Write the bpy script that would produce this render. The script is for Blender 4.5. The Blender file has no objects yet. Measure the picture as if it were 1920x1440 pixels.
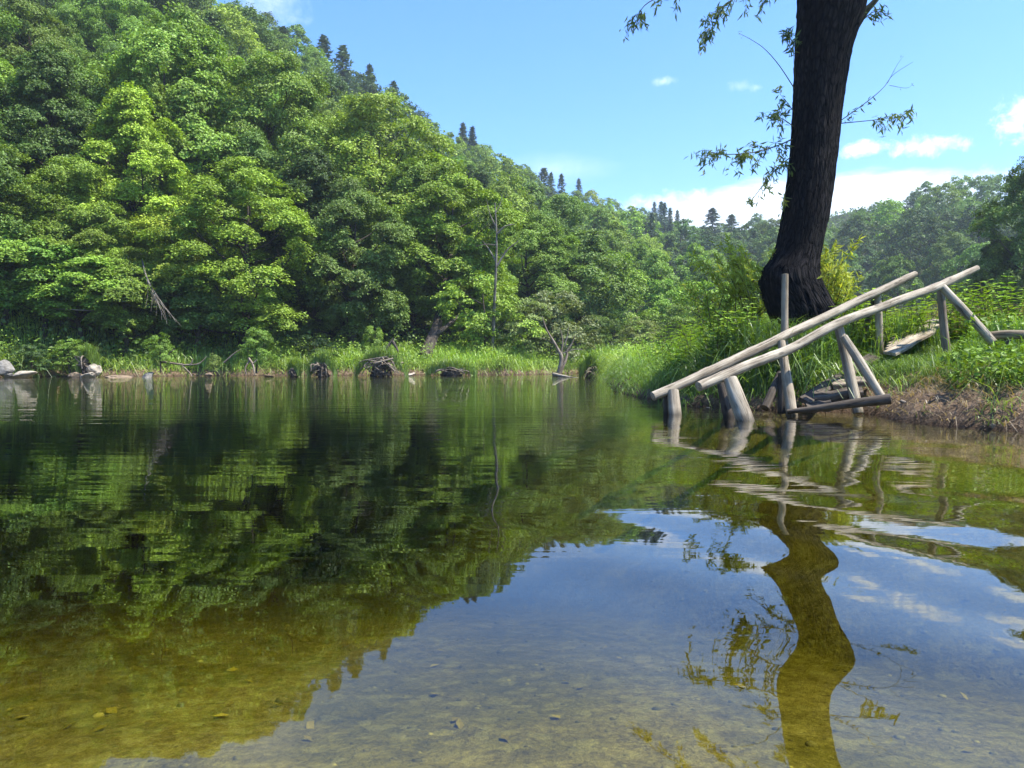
import bpy, math, random
import numpy as np
from mathutils import Vector, noise as mnoise
R = math.radians
scene = bpy.context.scene
col = scene.collection
rng = np.random.default_rng(7)
random.seed(7)

# ------------------------------------------------------------------ camera, sky, sun, exposure
CAMZ = 0.45
FPX = 1443.0
TILT = math.atan(36 / FPX)
cam = bpy.data.cameras.new('camera')
cam.sensor_width = 36.0
cam.lens = FPX / 1920 * 36
cam.clip_start = 0.05
cam.clip_end = 3000
camo = bpy.data.objects.new('camera', cam)
col.objects.link(camo)
camo.location = (0, 0, CAMZ)
camo.rotation_euler = (math.pi / 2 - TILT, 0, 0)
scene.camera = camo

SUN_AZ, SUN_EL = 104.0, 60.0        # azimuth to the right of the view direction (+Y)
sl = bpy.data.lights.new('sun', 'SUN')
sl.energy = 5.0
sl.angle = R(0.53)
sl.color = (1.0, 0.95, 0.86)
so = bpy.data.objects.new('sun', sl)
col.objects.link(so)
sdir = Vector((math.sin(R(SUN_AZ)) * math.cos(R(SUN_EL)), math.cos(R(SUN_AZ)) * math.cos(R(SUN_EL)), math.sin(R(SUN_EL))))
so.rotation_euler = sdir.to_track_quat('Z', 'Y').to_euler()

scene.view_settings.view_transform = 'Standard'
scene.view_settings.look = 'None'
scene.view_settings.exposure = 1.16
scene.view_settings.gamma = 1.0
cy = scene.cycles
cy.max_bounces = 7
cy.diffuse_bounces = 2
cy.glossy_bounces = 3
cy.transmission_bounces = 4
cy.transparent_max_bounces = 12
cy.volume_bounces = 0
cy.caustics_reflective = False
cy.caustics_refractive = False
cy.use_denoising = True
cy.use_adaptive_sampling = True
cy.adaptive_threshold = 0.02
cy.sample_clamp_indirect = 4.0


class NT:
    """small node-tree builder"""
    def __init__(s, tree):
        s.t = tree
        s.n = tree.nodes
        s.l = tree.links
    def node(s, typ, **kw):
        nd = s.n.new(typ)
        for k, v in kw.items():
            setattr(nd, k, v)
        return nd
    def set(s, sock, v):
        if isinstance(v, bpy.types.NodeSocket):
            s.l.new(v, sock)
        elif v is not None:
            sock.default_value = v
    def math(s, op, a, b=None, c=None, clamp=False):
        nd = s.node('ShaderNodeMath', operation=op)
        nd.use_clamp = clamp
        s.set(nd.inputs[0], a)
        if b is not None: s.set(nd.inputs[1], b)
        if c is not None: s.set(nd.inputs[2], c)
        return nd.outputs[0]
    def noise(s, vec, scale, detail=4.0, rough=0.55, dist=0.0):
        nd = s.node('ShaderNodeTexNoise')
        if vec is not None: s.l.new(vec, nd.inputs['Vector'])
        nd.inputs['Scale'].default_value = scale
        nd.inputs['Detail'].default_value = detail
        nd.inputs['Roughness'].default_value = rough
        nd.inputs['Distortion'].default_value = dist
        return nd.outputs[0]
    def ramp(s, f, *stops, interp='LINEAR'):
        nd = s.node('ShaderNodeValToRGB')
        cr = nd.color_ramp
        cr.interpolation = interp
        while len(cr.elements) < len(stops): cr.elements.new(0.5)
        for e, (p, c) in zip(cr.elements, stops):
            e.position = p
            e.color = (c[0], c[1], c[2], 1) if hasattr(c, '__len__') else (c, c, c, 1)
        s.l.new(f, nd.inputs[0])
        return nd.outputs[0]
    def mix(s, f, a, b, mode='MIX'):
        nd = s.node('ShaderNodeMix', data_type='RGBA', blend_type=mode)
        s.set(nd.inputs[0], f)
        for so_, v in ((nd.inputs[6], a), (nd.inputs[7], b)):
            if isinstance(v, (tuple, list)): v = (v[0], v[1], v[2], 1)
            s.set(so_, v)
        return nd.outputs[2]
    def mapping(s, vec, scale=(1, 1, 1), rot=(0, 0, 0), loc=(0, 0, 0)):
        nd = s.node('ShaderNodeMapping')
        s.l.new(vec, nd.inputs[0])
        nd.inputs['Scale'].default_value = scale
        nd.inputs['Rotation'].default_value = rot
        nd.inputs['Location'].default_value = loc
        return nd.outputs[0]


world = bpy.data.worlds.new('World')
scene.world = world
world.use_nodes = True
w = NT(world.node_tree)
w.n.clear()
sky = w.node('ShaderNodeTexSky', sky_type='NISHITA')
sky.sun_disc = False
sky.sun_elevation = R(SUN_EL)
sky.sun_rotation = R(SUN_AZ)
sky.air_density = 1.0
sky.dust_density = 0.25
sky.ozone_density = 2.2
sky.altitude = 300
geo = w.node('ShaderNodeTexCoord').outputs['Generated']
sp = w.node('ShaderNodeSeparateXYZ')
w.l.new(geo, sp.inputs[0])
azn = w.math('MULTIPLY', w.math('ARCTAN2', sp.outputs[0], sp.outputs[1]), 57.2958)
eln = w.math('MULTIPLY', w.math('ARCSINE', sp.outputs[2]), 57.2958)
aev = w.node('ShaderNodeCombineXYZ')
w.l.new(azn, aev.inputs[0]); w.l.new(eln, aev.inputs[1])
n1 = w.noise(aev.outputs[0], 0.85, 10, 0.66, 0.25)
n2 = w.noise(w.mapping(aev.outputs[0], (0.25, 1.2, 1)), 0.5, 6, 0.6)
CLOUDS = [  # azimuth, elevation, half width, half height (degrees), density, softness, puffiness
    (20.5, 9.6, 14.5, 3.5, 1.6, 0.22, 0.30), (12.0, 11.6, 4.5, 0.9, 0.7, 0.7, 1.0), (29.0, 10.9, 7.5, 1.6, 0.8, 0.6, 0.5),
    (24.3, 14.2, 1.9, 0.62, 1.3, 0.7, 1.0), (28.1, 13.9, 2.6, 0.7, 1.3, 0.7, 1.0),
    (34.2, 15.0, 2.6, 1.6, 1.9, 0.6, 1.0), (39, 15.5, 5.0, 2.2, 1.7, 0.45, 1.1),
    (10.9, 19.7, 1.0, 0.32, 0.5, 1.2, 1.2), (16.3, 19.0, 1.0, 0.4, 0.3, 1.2, 1.2), (17.4, 18.8, 0.5, 0.25, 0.35, 1.0, 1.0),
    (-17.5, 24.8, 3.4, 3.0, 0.5, 1.0, 0.6), (3.2, 14.2, 5.0, 1.2, 0.32, 1.0, 0.4),
    (-5, 38, 9, 3.2, 0.45, 1.0, 0.7),  # from here on unseen clouds, added for reflections and ambient light
    (22, 35, 8, 2.6, 0.5, 0.9, 0.9), (60, 20, 14, 5, 1.2, 0.5, 1.0), (-70, 28, 16, 5, 1.0, 0.6, 1.0),
    (130, 22, 20, 6, 1.0, 0.6, 1.0), (-140, 18, 22, 5, 1.0, 0.6, 1.0)]
tot = None
for az, el, ha, he, dens, soft, puff in CLOUDS:
    dx = w.math('DIVIDE', w.math('SUBTRACT', azn, az), ha)
    dy = w.math('DIVIDE', w.math('SUBTRACT', eln, el), he)
    d2 = w.math('ADD', w.math('MULTIPLY', dx, dx), w.math('MULTIPLY', dy, dy))
    m = w.math('SUBTRACT', 1.0, w.math('SQRT', d2))
    nn = n2 if puff < 0.5 else n1
    m = w.math('ADD', m, w.math('MULTIPLY', w.math('SUBTRACT', nn, 0.5), puff * 2.2))
    m = w.math('MULTIPLY', w.math('DIVIDE', m, soft, clamp=True), min(dens, 1.0))
    tot = m if tot is None else w.math('MAXIMUM', tot, m)
tot = w.math('POWER', tot, 1.15)
cl_col = w.mix(w.math('MULTIPLY_ADD', n1, 3.2, -1.15, clamp=True), (5.4, 6.7, 8.6), (8.7, 9.4, 10.2))
hs = w.node('ShaderNodeHueSaturation')
hs.inputs['Saturation'].default_value = 1.24
hs.inputs['Value'].default_value = 1.6
w.l.new(sky.outputs[0], hs.inputs['Color'])
skc = w.mix(tot, w.mix(1.0, hs.outputs[0], (0.86, 0.93, 1.10), 'MULTIPLY'), cl_col)
bg = w.node('ShaderNodeBackground')
w.l.new(skc, bg.inputs[0])
bg.inputs[1].default_value = 0.094
wo = w.node('ShaderNodeOutputWorld')
w.l.new(bg.outputs[0], wo.inputs[0])


# ------------------------------------------------------------------ helpers
def P(u, v, Y):
    """world point on the photograph's sight line through (u, v) at distance Y"""
    dx, up = (u - 960) / FPX, (720 - v) / FPX
    c, s = math.cos(TILT), math.sin(TILT)
    y = c + up * s
    z = -s + up * c
    k = Y / y
    return Vector((dx * k, Y, CAMZ + z * k))


def tag(o, label=None, cat=None, group=None, kind=None):
    if label: o['label'] = label
    if cat: o['category'] = cat
    if group: o['group'] = group
    if kind: o['kind'] = kind
    return o


def empty(name, loc, label=None, cat=None, group=None):
    o = bpy.data.objects.new(name, None)
    o.empty_display_size = 0.2
    col.objects.link(o)
    o.location = loc
    return tag(o, label, cat, group)


def npmesh(name, V, F, tint=None, grain=None, smooth=False):
    """V (n,3), F (m,k) with k constant, or list of such arrays"""
    me = bpy.data.meshes.new(name)
    V = np.asarray(V, dtype=np.float32)
    if isinstance(F, np.ndarray): F = [F]
    loops = np.concatenate([f.reshape(-1) for f in F]).astype(np.int32)
    tots = np.concatenate([np.full(len(f), f.shape[1], dtype=np.int32) for f in F])
    starts = np.concatenate([[0], np.cumsum(tots)[:-1]]).astype(np.int32)
    me.vertices.add(len(V))
    me.vertices.foreach_set('co', V.reshape(-1))
    me.loops.add(len(loops))
    me.loops.foreach_set('vertex_index', loops)
    me.polygons.add(len(tots))
    me.polygons.foreach_set('loop_start', starts)
    me.polygons.foreach_set('loop_total', tots)
    me.polygons.foreach_set('use_smooth', np.full(len(tots), smooth, dtype=bool))
    me.update(calc_edges=True)
    if tint is not None:
        a = me.attributes.new('tint', 'FLOAT', 'FACE')
        a.data.foreach_set('value', np.asarray(tint, dtype=np.float32))
    if grain is not None:
        a = me.attributes.new('grain', 'FLOAT_VECTOR', 'POINT')
        a.data.foreach_set('vector', np.asarray(grain, dtype=np.float32).reshape(-1))
    return me


def link(name, me, mat, parent=None, loc=None):
    if mat and not me.materials: me.materials.append(mat)
    o = bpy.data.objects.new(name, me)
    col.objects.link(o)
    if parent: o.parent = parent
    if loc is not None: o.location = loc
    return o


class MB:
    """collects geometry for one mesh"""
    def __init__(s):
        s.V, s.F, s.T, s.G, s.n = [], {}, {}, [], 0
    def add(s, V, F, tint=1.0, grain=None):
        V = np.asarray(V, dtype=float).reshape(-1, 3)
        F = np.asarray(F, dtype=int)
        s.V.append(V)
        s.G.append(V if grain is None else np.asarray(grain, dtype=float).reshape(-1, 3))
        s.F.setdefault(F.shape[1], []).append(F + s.n)
        s.T.setdefault(F.shape[1], []).append(np.broadcast_to(np.asarray(tint, dtype=float), (len(F),)))
        s.n += len(V)
    def mesh(s, name, smooth=False):
        ks = sorted(s.F)
        return npmesh(name, np.concatenate(s.V), [np.concatenate(s.F[k]) for k in ks],
                      np.concatenate([t for k in ks for t in s.T[k]]), np.concatenate(s.G), smooth)
    def tube(s, pts, rad, sides=10, wob=0.0, cap=True, seed=0, tint=1.0, flat=1.0):
        pts = np.asarray([tuple(p) for p in pts], dtype=float)
        n = len(pts)
        rad = np.broadcast_to(np.asarray(rad, dtype=float), (n,))
        T = np.gradient(pts, axis=0)
        T /= np.linalg.norm(T, axis=1)[:, None] + 1e-9
        ref = np.array([0, 0, 1.0]) if abs(T[0][2]) < 0.9 else np.array([1.0, 0, 0])
        A = np.cross(T, ref)
        A /= np.linalg.norm(A, axis=1)[:, None] + 1e-9
        B = np.cross(T, A)
        th = np.linspace(0, 2 * math.pi, sides, endpoint=False)
        L = np.concatenate([[0], np.cumsum(np.linalg.norm(np.diff(pts, axis=0), axis=1))])
        rr = rad[:, None] * np.ones(sides)[None]
        if wob:
            for i in range(n):
                for j in range(sides):
                    rr[i, j] *= 1 + wob * mnoise.noise((L[i] * 2.3 + seed * 7.1, math.cos(th[j]) * 0.9, math.sin(th[j]) * 0.9 + seed)) \
                        + wob * 0.4 * mnoise.noise((L[i] * 9 + seed, math.cos(th[j]) * 2, math.sin(th[j]) * 2))
        V = pts[:, None] + rr[..., None] * (np.cos(th)[None, :, None] * A[:, None] + flat * np.sin(th)[None, :, None] * B[:, None])
        G = np.stack([np.broadcast_to(L[:, None] + seed * 3.7, (n, sides)), np.broadcast_to(np.cos(th) * rad[0], (n, sides)), np.broadcast_to(np.sin(th) * rad[0], (n, sides))], -1)
        i, j = np.meshgrid(np.arange(n - 1), np.arange(sides), indexing='ij')
        j2 = (j + 1) % sides
        F = np.stack([i * sides + j, i * sides + j2, (i + 1) * sides + j2, (i + 1) * sides + j], -1).reshape(-1, 4)
        V = V.reshape(-1, 3)
        s.add(V, F, tint, G.reshape(-1, 3))
        if cap:
            for e, k in ((0, 1), (n - 1, -1)):
                ring = V[e * sides:(e + 1) * sides]
                c = pts[e] + T[e] * (-k) * rad[e] * 0.08
                inner = c + (ring - pts[e]) * 0.6
                jj = np.arange(sides)
                if k == 1: Fq = np.stack([jj, sides + jj, sides + (jj + 1) % sides, (jj + 1) % sides], -1)
                else: Fq = np.stack([jj, (jj + 1) % sides, sides + (jj + 1) % sides, sides + jj], -1)
                gg = np.concatenate([ring, inner]) * 3
                s.add(np.concatenate([ring, inner]), Fq, 1.25 * tint, gg)
                Ft = np.stack([jj, (jj + 1) % sides, np.full(sides, sides)], -1)
                if k == 1: Ft = Ft[:, ::-1]
                # the small centre disc of the sawn end
                s.add(np.concatenate([inner, c[None]]), Ft, 1.3 * tint, np.concatenate([inner, c[None]]) * 3)


def unit(a):
    return a / (np.linalg.norm(a, axis=-1, keepdims=True) + 1e-9)


def leaves(C, N, D, ln, wd, fold=0.0):
    """diamond leaves: centre, normal, direction, length, width -> verts, quads"""
    n = len(C)
    D = unit(D - N * np.sum(D * N, -1, keepdims=True))
    S = np.cross(N, D)
    ln = np.broadcast_to(ln, (n,))[:, None]
    wd = np.broadcast_to(wd, (n,))[:, None]
    V = np.stack([C - D * ln * .5, C - D * ln * .05 + S * wd * .5 + N * fold * wd, C + D * ln * .5 - N * ln * .12, C - D * ln * .05 - S * wd * .5 + N * fold * wd], 1)
    F = np.arange(4 * n).reshape(n, 4)
    return V.reshape(-1, 3), F


def curve_pts(P0, P1, n, sag=0.0, jit=0.0, seed=0):
    P0, P1 = np.array(P0, float), np.array(P1, float)
    t = np.linspace(0, 1, n)[:, None]
    p = P0 + (P1 - P0) * t
    p[:, 2] += -sag * 4 * t[:, 0] * (1 - t[:, 0])
    r = np.random.default_rng(seed)
    if jit: p[1:-1] += r.normal(0, jit, (n - 2, 3))
    return p


def spline(pts, m):
    """Catmull-Rom through pts"""
    pts = np.array([tuple(p) for p in pts], float)
    if len(pts) < 3:
        t = np.linspace(0, 1, m)[:, None]
        return pts[0] * (1 - t) + pts[-1] * t
    Q = np.vstack([2 * pts[0] - pts[1], pts, 2 * pts[-1] - pts[-2]])
    out = []
    ts = np.linspace(0, len(pts) - 1 - 1e-6, m)
    for t in ts:
        i = int(t); f = t - i
        a, b, c, d = Q[i], Q[i + 1], Q[i + 2], Q[i + 3]
        out.append(0.5 * (2 * b + (c - a) * f + (2 * a - 5 * b + 4 * c - d) * f * f + (3 * b - a - 3 * c + d) * f ** 3))
    return np.array(out)


# ------------------------------------------------------------------ materials
def mat(name):
    m = bpy.data.materials.new(name)
    m.use_nodes = True
    t = NT(m.node_tree)
    t.n.clear()
    out = t.node('ShaderNodeOutputMaterial')
    return m, t, out


def leaf_mat(name, base, trans=0.4, tcol=(1.25, 1.25, 0.45), gloss=0.018, objcol=True):
    m, t, out = mat(name)
    at = t.node('ShaderNodeAttribute', attribute_name='tint')
    c = base
    if objcol:
        oi = t.node('ShaderNodeObjectInfo')
        c = oi.outputs['Color']
    else:
        rgb = t.node('ShaderNodeRGB'); rgb.outputs[0].default_value = (*base, 1); c = rgb.outputs[0]
    vm = t.node('ShaderNodeVectorMath', operation='SCALE')
    t.l.new(c, vm.inputs[0]); t.l.new(at.outputs['Fac'], vm.inputs['Scale'])
    cc = vm.outputs[0]
    df = t.node('ShaderNodeBsdfDiffuse'); t.l.new(cc, df.inputs[0])
    tr = t.node('ShaderNodeBsdfTranslucent')
    tc = t.mix(1.0, cc, tcol, 'MULTIPLY'); t.l.new(tc, tr.inputs[0])
    mx = t.node('ShaderNodeMixShader'); mx.inputs[0].default_value = trans
    t.l.new(df.outputs[0], mx.inputs[1]); t.l.new(tr.outputs[0], mx.inputs[2])
    gl = t.node('ShaderNodeBsdfGlossy'); gl.inputs['Roughness'].default_value = 0.5; gl.inputs[0].default_value = (1, 1, 1, 1)
    m2 = t.node('ShaderNodeMixShader'); m2.inputs[0].default_value = gloss
    t.l.new(mx.outputs[0], m2.inputs[1]); t.l.new(gl.outputs[0], m2.inputs[2])
    t.l.new(m2.outputs[0], out.inputs[0])
    return m


def wood_mat(name, dark, light, rough=0.85, stretch=(2.2, 60, 60), bump=0.5, crack=True):
    m, t, out = mat(name)
    at = t.node('ShaderNodeAttribute', attribute_name='grain').outputs['Vector']
    ti = t.node('ShaderNodeAttribute', attribute_name='tint').outputs['Fac']
    g1 = t.noise(t.mapping(at, stretch), 1.0, 6, 0.6, 0.3)
    g2 = t.noise(t.mapping(at, (3, 9, 9)), 1.0, 4, 0.6)
    f = t.math('ADD', t.math('MULTIPLY', g1, 0.55), t.math('MULTIPLY', g2, 0.6))
    ck = t.noise(t.mapping(at, (1.1, stretch[1] * 0.55, stretch[2] * 0.55)), 1.0, 2, 0.4, 0.6)
    ckm = t.ramp(t.math('ABSOLUTE', t.math('SUBTRACT', ck, 0.5)), (0.0, 0.0), (0.016, 1.0))
    ckm = t.math('MAXIMUM', ckm, t.ramp(g2, (0.46, 0.25), (0.56, 1.0)))
    vk = t.node('ShaderNodeTexVoronoi'); t.l.new(t.mapping(at, (3.2, 9, 9)), vk.inputs['Vector']); vk.inputs['Scale'].default_value = 1.0
    kn = t.ramp(vk.outputs['Distance'], (0.07, 0.35), (0.13, 1.0))
    c = t.ramp(f, (0.36, tuple(x * 0.45 for x in dark)), (0.48, dark), (0.72, light))
    vm = t.node('ShaderNodeVectorMath', operation='SCALE')
    t.l.new(c, vm.inputs[0]); t.l.new(t.math('MULTIPLY', ti, t.math('MULTIPLY_ADD', t.math('MULTIPLY', ckm, kn), 0.75, 0.25)), vm.inputs['Scale'])
    gp = t.node('ShaderNodeSeparateXYZ'); t.l.new(t.node('ShaderNodeNewGeometry').outputs['Position'], gp.inputs[0])
    damp = t.math('MULTIPLY_ADD', t.math('ADD', gp.outputs[2], t.math('MULTIPLY', g2, 0.06)), 16, -0.55, clamp=True)
    vw = t.node('ShaderNodeVectorMath', operation='SCALE'); t.l.new(vm.outputs[0], vw.inputs[0]); t.l.new(t.math('MULTIPLY_ADD', damp, 0.65, 0.35), vw.inputs['Scale'])
    p = t.node('ShaderNodeBsdfPrincipled')
    t.l.new(vw.outputs[0], p.inputs['Base Color'])
    p.inputs['Roughness'].default_value = rough
    p.inputs['Specular IOR Level'].default_value = 0.25
    b = t.node('ShaderNodeBump'); b.inputs['Strength'].default_value = bump; b.inputs['Distance'].default_value = 0.02
    t.l.new(t.math('ADD', f, t.math('MULTIPLY', ckm, 0.5)), b.inputs['Height']); t.l.new(b.outputs[0], p.inputs['Normal'])
    t.l.new(p.outputs[0], out.inputs[0])
    return m


M = {}
M['leaf'] = leaf_mat('foliage', None, trans=0.25)
M['needle'] = leaf_mat('needles', None, trans=0.12, gloss=0.02)
M['willow_leaf'] = leaf_mat('willow_leaf', None, trans=0.45, tcol=(1.3, 1.2, 0.5))
M['grass'] = leaf_mat('grass_blade', None, trans=0.45, tcol=(1.25, 1.2, 0.4), gloss=0.05)
M['weather'] = wood_mat('weathered_wood', (0.19, 0.155, 0.11), (0.46, 0.405, 0.31))
M['oldwood'] = wood_mat('dark_wet_wood', (0.045, 0.036, 0.028), (0.13, 0.105, 0.08))
M['plank'] = wood_mat('plank_wood', (0.18, 0.14, 0.09), (0.46, 0.39, 0.29))
M['driftwood'] = wood_mat('driftwood', (0.13, 0.10, 0.07), (0.34, 0.28, 0.21))
M['bark'] = wood_mat('tree_bark', (0.03, 0.024, 0.018), (0.10, 0.082, 0.062), stretch=(2, 12, 12))
M['palebark'] = wood_mat('pale_bark', (0.09, 0.078, 0.06), (0.27, 0.24, 0.20), stretch=(2, 10, 10))
M['twig'] = wood_mat('twig_bark', (0.05, 0.045, 0.02), (0.14, 0.12, 0.06), stretch=(4, 10, 10))

# ------------------------------------------------------------------ terrain
WATER = np.array([(9, -7), (7, -2), (5.2, 2.2), (4.1, 4.0), (3.42, 4.95), (3.15, 5.5), (3.12, 6.1), (3.25, 6.75), (3.1, 7.15), (2.8, 7.4), (2.3, 7.75),
                  (1.9, 8.5), (1.72, 10.6), (1.85, 12.7), (2.25, 17), (2.8, 23), (3.3, 28), (4.2, 34), (4.6, 38), (3.4, 38.6), (1.6, 36),
                  (0, 34), (-4, 33.4), (-8, 32), (-12, 30.9), (-15, 29.5), (-20, 27.2), (-30, 25), (-60, 19), (-110, 8), (-110, -20), (-20, -22), (5, -16)], float)


def vnoise(x, y, s, seed=0, octv=3):
    """cheap vectorised value noise, about -1..1"""
    out = np.zeros_like(x, dtype=float)
    amp, tot = 1.0, 0.0
    for o in range(octv):
        X, Y = x * s + seed * 17.3, y * s - seed * 9.1
        ix, iy = np.floor(X).astype(np.int64), np.floor(Y).astype(np.int64)
        fx, fy = X - ix, Y - iy
        fx, fy = fx * fx * (3 - 2 * fx), fy * fy * (3 - 2 * fy)
        def h(a, b):
            k = (a * 374761393 + b * 668265263 + (seed + o * 13) * 144665) & 0x7fffffff
            k = ((k ^ (k >> 13)) * 1274126177) & 0x7fffffff
            return (k & 0xffff) / 32767.5 - 1
        v = h(ix, iy) * (1 - fx) * (1 - fy) + h(ix + 1, iy) * fx * (1 - fy) + h(ix, iy + 1) * (1 - fx) * fy + h(ix + 1, iy + 1) * fx * fy
        out += v * amp
        tot += amp
        amp *= 0.5
        s *= 2.1
    return out / tot


def shore(x, y):
    """signed distance to the water's edge: > 0 on land"""
    x = np.asarray(x, float).ravel(); y = np.asarray(y, float).ravel()
    best = np.full(x.shape, 1e9)
    inside = np.zeros(x.shape, bool)
    A, B = WATER, np.roll(WATER, -1, 0)
    for (ax, ay), (bx, by) in zip(A, B):
        dx, dy = bx - ax, by - ay
        t = np.clip(((x - ax) * dx + (y - ay) * dy) / (dx * dx + dy * dy), 0, 1)
        best = np.minimum(best, np.hypot(x - ax - t * dx, y - ay - t * dy))
        c = ((ay > y) != (by > y))
        with np.errstate(divide='ignore', invalid='ignore'):
            xc = ax + (y - ay) * dx / (by - ay) if by != ay else np.full_like(x, 1e9)
        inside ^= c & (x < xc)
    wob = 0.22 * vnoise(x, y, 0.9, 3, 3) * np.clip(np.hypot(x, y) / 6, 0.3, 2.0)
    return np.where(inside, -best, best) + wob


AZ = np.array([-180, -75, -50, -34, -20, -10, -4, 3, 9, 14, 18, 23, 28, 33, 40, 60, 120, 180.])
FOOT = np.array([60, 34, 33, 34, 36, 38, 41, 46, 62, 80, 92, 98, 95, 88, 75, 50, 50, 60.])
RIDGE = np.array([160, 90, 88, 92, 115, 145, 165, 190, 225, 250, 245, 235, 215, 195, 180, 160, 150, 160.])
ELEV = np.array([10, 26, 26, 26.5, 24.8, 20.4, 17.3, 13.8, 11.7, 10.2, 10.8, 12.2, 12.8, 12.2, 11, 14, 10, 10.])  # top of the trees, degrees
TREE_H = 8.5


def H(x, y):
    x = np.asarray(x, float); y = np.asarray(y, float)
    shp = x.shape
    x = x.ravel(); y = y.ravel()
    s = shore(x, y)
    r = np.hypot(x, y); az = np.degrees(np.arctan2(x, y))
    f = np.interp(az, AZ, FOOT); rd = np.interp(az, AZ, RIDGE)
    zt = rd * np.tan(np.radians(np.interp(az, AZ, ELEV))) - TREE_H
    t = (r - f) / (rd - f)
    hill = np.where(t > 0, (zt - 1.6) * np.where(t < 1, np.clip(t, 0, 1) ** np.interp(az, [-40, -26, -18, -10, 4, 12, 40], [1.0, 1.0, 1.05, 1.22, 1.22, 1.0, 1.0]), 1.0), 0)
    hill = np.where(t > 1, hill - (r - rd) * 0.10, hill)
    hill = np.maximum(hill, 0) + np.clip(t, 0, 1) * 2.0 * vnoise(x, y, 0.045, 5, 3) * (r < 330)
    sl = np.clip(s, 0, None)
    far = np.clip((y - 13) / 8, 0, 1)
    farb = 0.20 * (1 - np.exp(-sl / 0.3)) + 0.5 * (1 - np.exp(-sl / 1.8)) + 0.1 * np.minimum(sl, 6)
    nearb = 0.13 * (1 - np.exp(-sl / 0.15)) + 0.22 * (1 - np.exp(-sl / 1.0)) + 0.17 * np.minimum(sl, 1.8) + 0.03 * np.clip(sl - 1.8, 0, 6)
    land = farb * far + (nearb + (0.10 * (np.abs(vnoise(x, y, 2.6, 14, 3)) - 0.25) + 0.07 * (0.3 - np.abs(vnoise(x, y, 7.0, 19, 2)))) * np.clip(s * 8, 0, 1) * np.clip(1.6 - s, 0, 1)) * (1 - far) + 0.05 * vnoise(x, y, 1.3, 8, 4) * np.minimum(sl * 3, 1) + 0.035 * vnoise(x, y, 6, 9, 2) * np.minimum(sl * 4, 1)
    d = np.clip(-s, 0, None)
    away = np.hypot(x * 0.7, y - 0.4)
    bed = -np.minimum(0.04 + 0.55 * d, np.minimum(0.34 + 0.20 * away, 2.1)) + 0.03 * vnoise(x, y, 1.1, 4, 4) * np.minimum(d, 1)
    z = np.where(s > 0, land + hill, np.minimum(bed, -0.02 * (d > 0.05)))
    return z.reshape(shp)


def H1(x, y):
    return float(H(np.array([x]), np.array([y]))[0])


def axis(segs):
    out = []
    for a, b, st0, st1 in segs:
        x = a
        while x < b - 1e-6:
            out.append(x)
            x += st0 + (st1 - st0) * (x - a) / (b - a)
    out.append(segs[-1][1])
    return np.array(out)


gx = axis([(-420, -60, 14, 4), (-60, -12, 2.0, 0.6), (-12, -3, 0.5, 0.12), (-3, 1, 0.12, 0.07), (1, 7, 0.06, 0.07), (7, 16, 0.1, 0.6), (16, 80, 0.8, 4), (80, 420, 4, 14)])
gy = axis([(-60, -3, 6, 0.6), (-3, 0.5, 0.5, 0.1), (0.5, 12, 0.06, 0.07), (12, 24, 0.12, 0.3), (24, 40, 0.25, 0.3), (40, 100, 0.6, 4), (100, 480, 4, 14)])
X, Y = np.meshgrid(gx, gy, indexing='xy')
Z = H(X, Y)
ny, nx = X.shape
i, j = np.meshgrid(np.arange(ny - 1), np.arange(nx - 1), indexing='ij')
GF = np.stack([i * nx + j, i * nx + j + 1, (i + 1) * nx + j + 1, (i + 1) * nx + j], -1).reshape(-1, 4)
me = npmesh('ground', np.stack([X, Y, Z], -1).reshape(-1, 3), GF, smooth=True)

m, t, out = mat('ground')
tc = t.node('ShaderNodeNewGeometry').outputs['Position']
sx = t.node('ShaderNodeSeparateXYZ'); t.l.new(tc, sx.inputs[0])
nA = t.noise(tc, 1.3, 6, 0.6); nB = t.noise(tc, 9, 5, 0.65); nC = t.noise(tc, 45, 3, 0.6)
vor = t.node('ShaderNodeTexVoronoi'); t.l.new(tc, vor.inputs['Vector']); vor.inputs['Scale'].default_value = 16
vor2 = t.node('ShaderNodeTexVoronoi'); t.l.new(tc, vor2.inputs['Vector']); vor2.inputs['Scale'].default_value = 55
sep = t.node('ShaderNodeSeparateColor'); t.l.new(vor2.outputs['Color'], sep.inputs[0])
sep1 = t.node('ShaderNodeSeparateColor'); t.l.new(vor.outputs['Color'], sep1.inputs[0])
sand = t.ramp(t.math('ADD', t.math('MULTIPLY', sep.outputs[0], 0.22), t.math('MULTIPLY', nB, 0.78)), (0.25, (0.12, 0.095, 0.05)), (0.5, (0.27, 0.22, 0.12)), (0.8, (0.48, 0.42, 0.27)))
algae = t.ramp(t.math('ADD', t.math('MULTIPLY', nB, 0.6), t.math('MULTIPLY', nC, 0.4)), (0.35, (0.07, 0.065, 0.02)), (0.6, (0.22, 0.19, 0.05)))
stone_f = t.ramp(sep1.outputs[1], (0.86, 0.0), (0.9, 1.0))
bedc = t.mix(t.ramp(nA, (0.42, 0.0), (0.62, 0.75)), sand, algae)
bedc = t.mix(t.ramp(t.noise(tc, 0.55, 4, 0.6), (0.45, 0.0), (0.6, 0.45)), bedc, (0.10, 0.095, 0.035))
bedc = t.mix(t.math('MULTIPLY', stone_f, 0.35), bedc, (0.42, 0.38, 0.26))
mud = t.ramp(t.math('ADD', t.math('MULTIPLY', nB, 0.6), t.math('MULTIPLY', nC, 0.4)), (0.3, (0.05, 0.033, 0.02)), (0.5, (0.13, 0.088, 0.055)), (0.7, (0.26, 0.185, 0.12)))
turf = t.ramp(nB, (0.3, (0.025, 0.04, 0.010)), (0.7, (0.07, 0.10, 0.02)))
floor = t.ramp(nB, (0.3, (0.020, 0.026, 0.010)), (0.7, (0.045, 0.065, 0.02)))
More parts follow.
